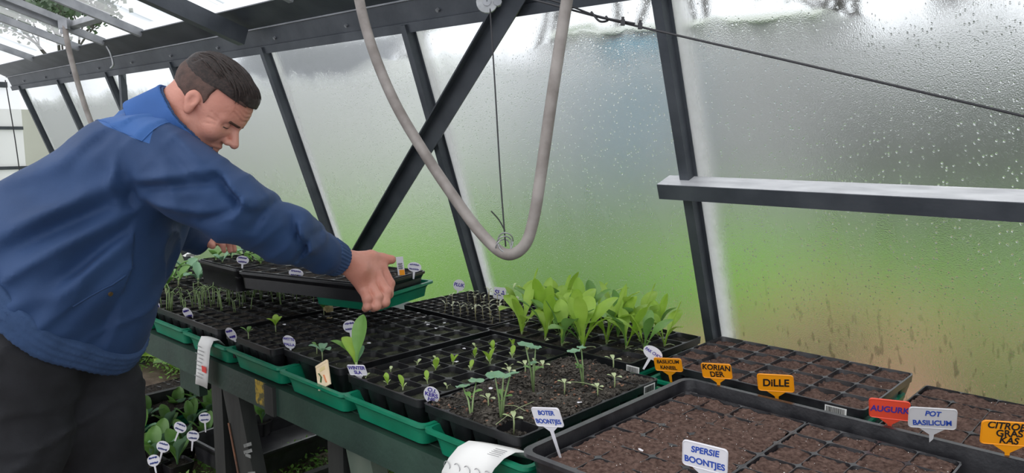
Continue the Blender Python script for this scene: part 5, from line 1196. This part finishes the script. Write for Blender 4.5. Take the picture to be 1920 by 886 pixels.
for k in range(5):
    c = np.array([l2 - .058 + .024 * k, 1.013 + .006 * k, .785 ]); q.tube([c + np.array([math.cos(a) * .009, -.002, math.sin(a) * .010]) for a in np.linspace(0, 6.28, 13)], .0009, 4, cap=False)
for k in range(7): q.box((l2 + .045, 1.045 + .006 * k, .832 - .001 * abs(k - 4)), (.028, .0012, .0008), (0, 0, .2))
q.build('printed_icons', M['ink_grey'], lp)
pk = MB(); pk.box((0, 0, 0), (.046, .004, .070)); pk.tube([(-.021, 0, .033), (.021, 0, .033)], .005, 8)
pk = pk.build('seed_packet', M['cream'], None, (-1.722,1.091,0.833), (R(-28), R(-32), R(20))); tag(pk, 'small cream seed packet leaning in a green drip tray', 'seed packet')
q = MB(); q.tube([(-.012, -.0026, .01), (-.004, -.0026, -.004), (-.008, -.0026, -.018)], .0050, 5, flat=.2); q.build('green_print', M['leaf_dark'], pk)
q = MB(); q.tube([(.006, -.0026, -.002), (.012, -.0026, -.026)], .0048, 5, flat=.2); q.build('orange_print', mat('orange_carrot_print', (.60, .22, .10), .6), pk)
q = MB(); q.box((.002, -.0026, .018), (.020, .001, .010)); q.build('yellow_print', M['petal'], pk)
wp = flake((-3.56,1.553,0.9), .05, M['paper'], 'crumpled_paper', 'crumpled white paper lying under the left sleeve', None, 11, .5); wp['category'] = 'paper'

# ------------------------------------------------------------------ under the bench
gt = cell_tray(8, 8, .46, .42, (-3.836,1.503,0.16), (0, 0, R(4)), 'soil-filled cell tray on the ground behind the bench leg', soil='soil', level=-.002, amp=.003, seed=21, overfill=.003, group=None, perl=10)
basin('drip_tray', .50, .46, .06, .012, .03, .02, M['green_plastic'], 'green drip tray on the ground under a soil tray', 'drip tray', tuple(np.array((-3.836,1.503,0.16)) - (0, 0, .03)), R(4), None)
def potted(seed):
    r = random.Random(seed); root = empty('potted_cabbage', (0, 0, 0)); tag(root, 'young broad-leaved plant in a square black pot on the ground', 'potted plant', 'potted cabbage plants on the ground')
    mb = MB(); rings(mb, [(rloop(.092, .092, .012), .085, (0, 0)), (rloop(.098, .098, .014), .085, (0, 0)), (rloop(.098, .098, .014), .072, (0, 0)), (rloop(.066, .066, .012), 0, (0, 0))]); rings(mb, [(rloop(.092, .092, .012), .085, (0, 0)), (rloop(.085, .085, .012), .074, (0, 0))], False); p = mb.build('pot', M['black'], root); smooth_by_angle(p, 40)
    mb = MB(); rings(mb, [(rloop(.086, .086, .012), .074, (0, 0))], True); mb.build('soil', M['soil'], root)
    for k in range(6):
        mb = MB(); mb.add(*leaf_mesh('leaf', m=None, L=r.uniform(.11, .165), Wd=r.uniform(.045, .06), elev0=R(82), elev1=R(r.uniform(5, 60)), pet=.3, cup=.3, az=k * 2.3 + r.uniform(-.3, .3), tipp=.8, z0=.07, wave=.05)); mb.build('leaf', M['leaf_mid'] if k % 3 else M['leaf_blue'], root, smooth=True)
    return root
PO = [potted(91), potted(92), potted(93)]
for c in PO: reg(c)
PP = {'lowest': [(-3.293,1.131,0), (-3.223,1.196,0), (-3.149,1.267,0)], 'front': [(-3.476,1.231,0), (-3.332,1.274,0), (-3.329,1.369,0), (-3.298,1.461,0)], 'middle': [(-3.663,1.327,0), (-3.558,1.399,0), (-3.517,1.489,0)], 'back': [(-3.725,1.514,0), (-3.744,1.624,0), (-3.561,1.603,0)]}
k = 0
for row, ps in PP.items():
    for q_, p in enumerate(ps):
        o = put(PO[k % 3], (p[0], p[1], .005), 0, U(.9, 1.1), f'potted broad-leaved plant on the ground, {row} row, {ORD[q_]} from the man\'s legs'); o.rotation_euler = (0, 0, R(U(-6, 6))); k += 1
for k, (c, lb) in enumerate((((-3.024,1.237,0.293), 'upper oval tag among the potted plants'), ((-2.92,1.124,0.275), 'oval tag in the middle of the potted plants'), ((-2.983,1.269,0.258), 'oval tag low among the right-hand potted plants'), ((-3.05,1.351,0.295), 'oval tag beside the trestle among potted plants'), ((-2.892,1.075,0.243), 'lowest oval tag among the potted plants'))):
    PT('plant_tag', lb, c, .055, .042, R(35), R(20 - 9 * k), R(-10), .045, M['tag_white'], IB, None, 'round', 30 + k)
cr_ = basin('black_crate', .42, .62, .10, .012, .02, .02, M['black_worn'], 'long black crate on the ground right of the marked trestle', 'crate', tuple(np.array((-2.95,1.628,0.2))), R(3))
o = put(PO[1], tuple(np.array((-3.144,1.658,0.1))), .4, .8, 'young plant in a pot inside the long black crate'); o.rotation_euler = (0, 0, .4)
def groundcover(name, label, x0, x1, y0, y1, n, h, s, m, seed):
    r = random.Random(seed); V = []; F = []; c = 0
    while c < n * 4:
        x, y = r.uniform(x0, x1), r.uniform(y0, y1); d = .5 + .5 * float(vnoise(np.array([[x, y, seed]]), 3.5)[0]); 
        if r.random() > d + .25: continue
        z = r.random() ** .7 * h * d * 1.4 + .01; u = Vector((r.gauss(0, 1), r.gauss(0, 1), r.gauss(0, .5))).normalized() * s * r.uniform(.6, 1.3); w = u.cross(Vector((r.gauss(0, .5), r.gauss(0, .5), 1))).normalized() * u.length * .5
        o = Vector((x, y, z)); V += [o - u, o + w, o + u, o - w]; F.append((c, c + 1, c + 2, c + 3)); c += 4
    mb = MB(); mb.add(V, F); o = mb.build(name, m); tag(o, label, 'weeds', kind='stuff'); return o
groundcover('weeds', 'low chickweed spreading over the ground below the bench', -3.3, -.9, 1.25, 2.35, 12000, .11, .013, M['weed'], 3)
groundcover('weeds', 'taller bright weeds right of the marked trestle', -2.25, -.9, 1.2, 2.3, 9000, .24, .014, M['weed'], 8)
groundcover('undergrowth', 'tangle of fine greenery on the ground at the far glass', -6.5, -3.4, 1.75, 2.35, 7000, .30, .016, M['weed'], 5)
for k in range(9):
    p = (-4.986,1.766,0); r = random.Random(k); x = p[0] + r.uniform(-.35, .55); y = p[1] + r.uniform(-.25, .3)
    root = empty('broad_leaf_weed', (x, y, 0)); tag(root, 'low yellow-green broad-leaved plant on the ground behind the legs', 'plant', 'yellow-green plants on the ground')
    for q in range(6): mb = MB(); mb.add(*leaf_mesh('leaf', m=None, L=r.uniform(.16, .24), Wd=.11, elev0=R(65), elev1=R(-5), pet=.3, cup=.2, az=q * 1.1 + r.uniform(-.2, .2), tipp=.8)); mb.build('leaf', M['leaf_bright'] if k % 3 else M['leaf_mid'], root, smooth=True)
# lettering becomes plain mesh
dg = bpy.context.evaluated_depsgraph_get(); dg.update()
for o in [o for o in COL.objects if o.type == 'FONT']:
    me = bpy.data.meshes.new_from_object(o.evaluated_get(dg)); n = bpy.data.objects.new('lettering', me); COL.objects.link(n); n.parent = o.parent; n.location = o.location; n.rotation_euler = o.rotation_euler; n.scale = o.scale
    bpy.data.objects.remove(o, do_unlink=True)
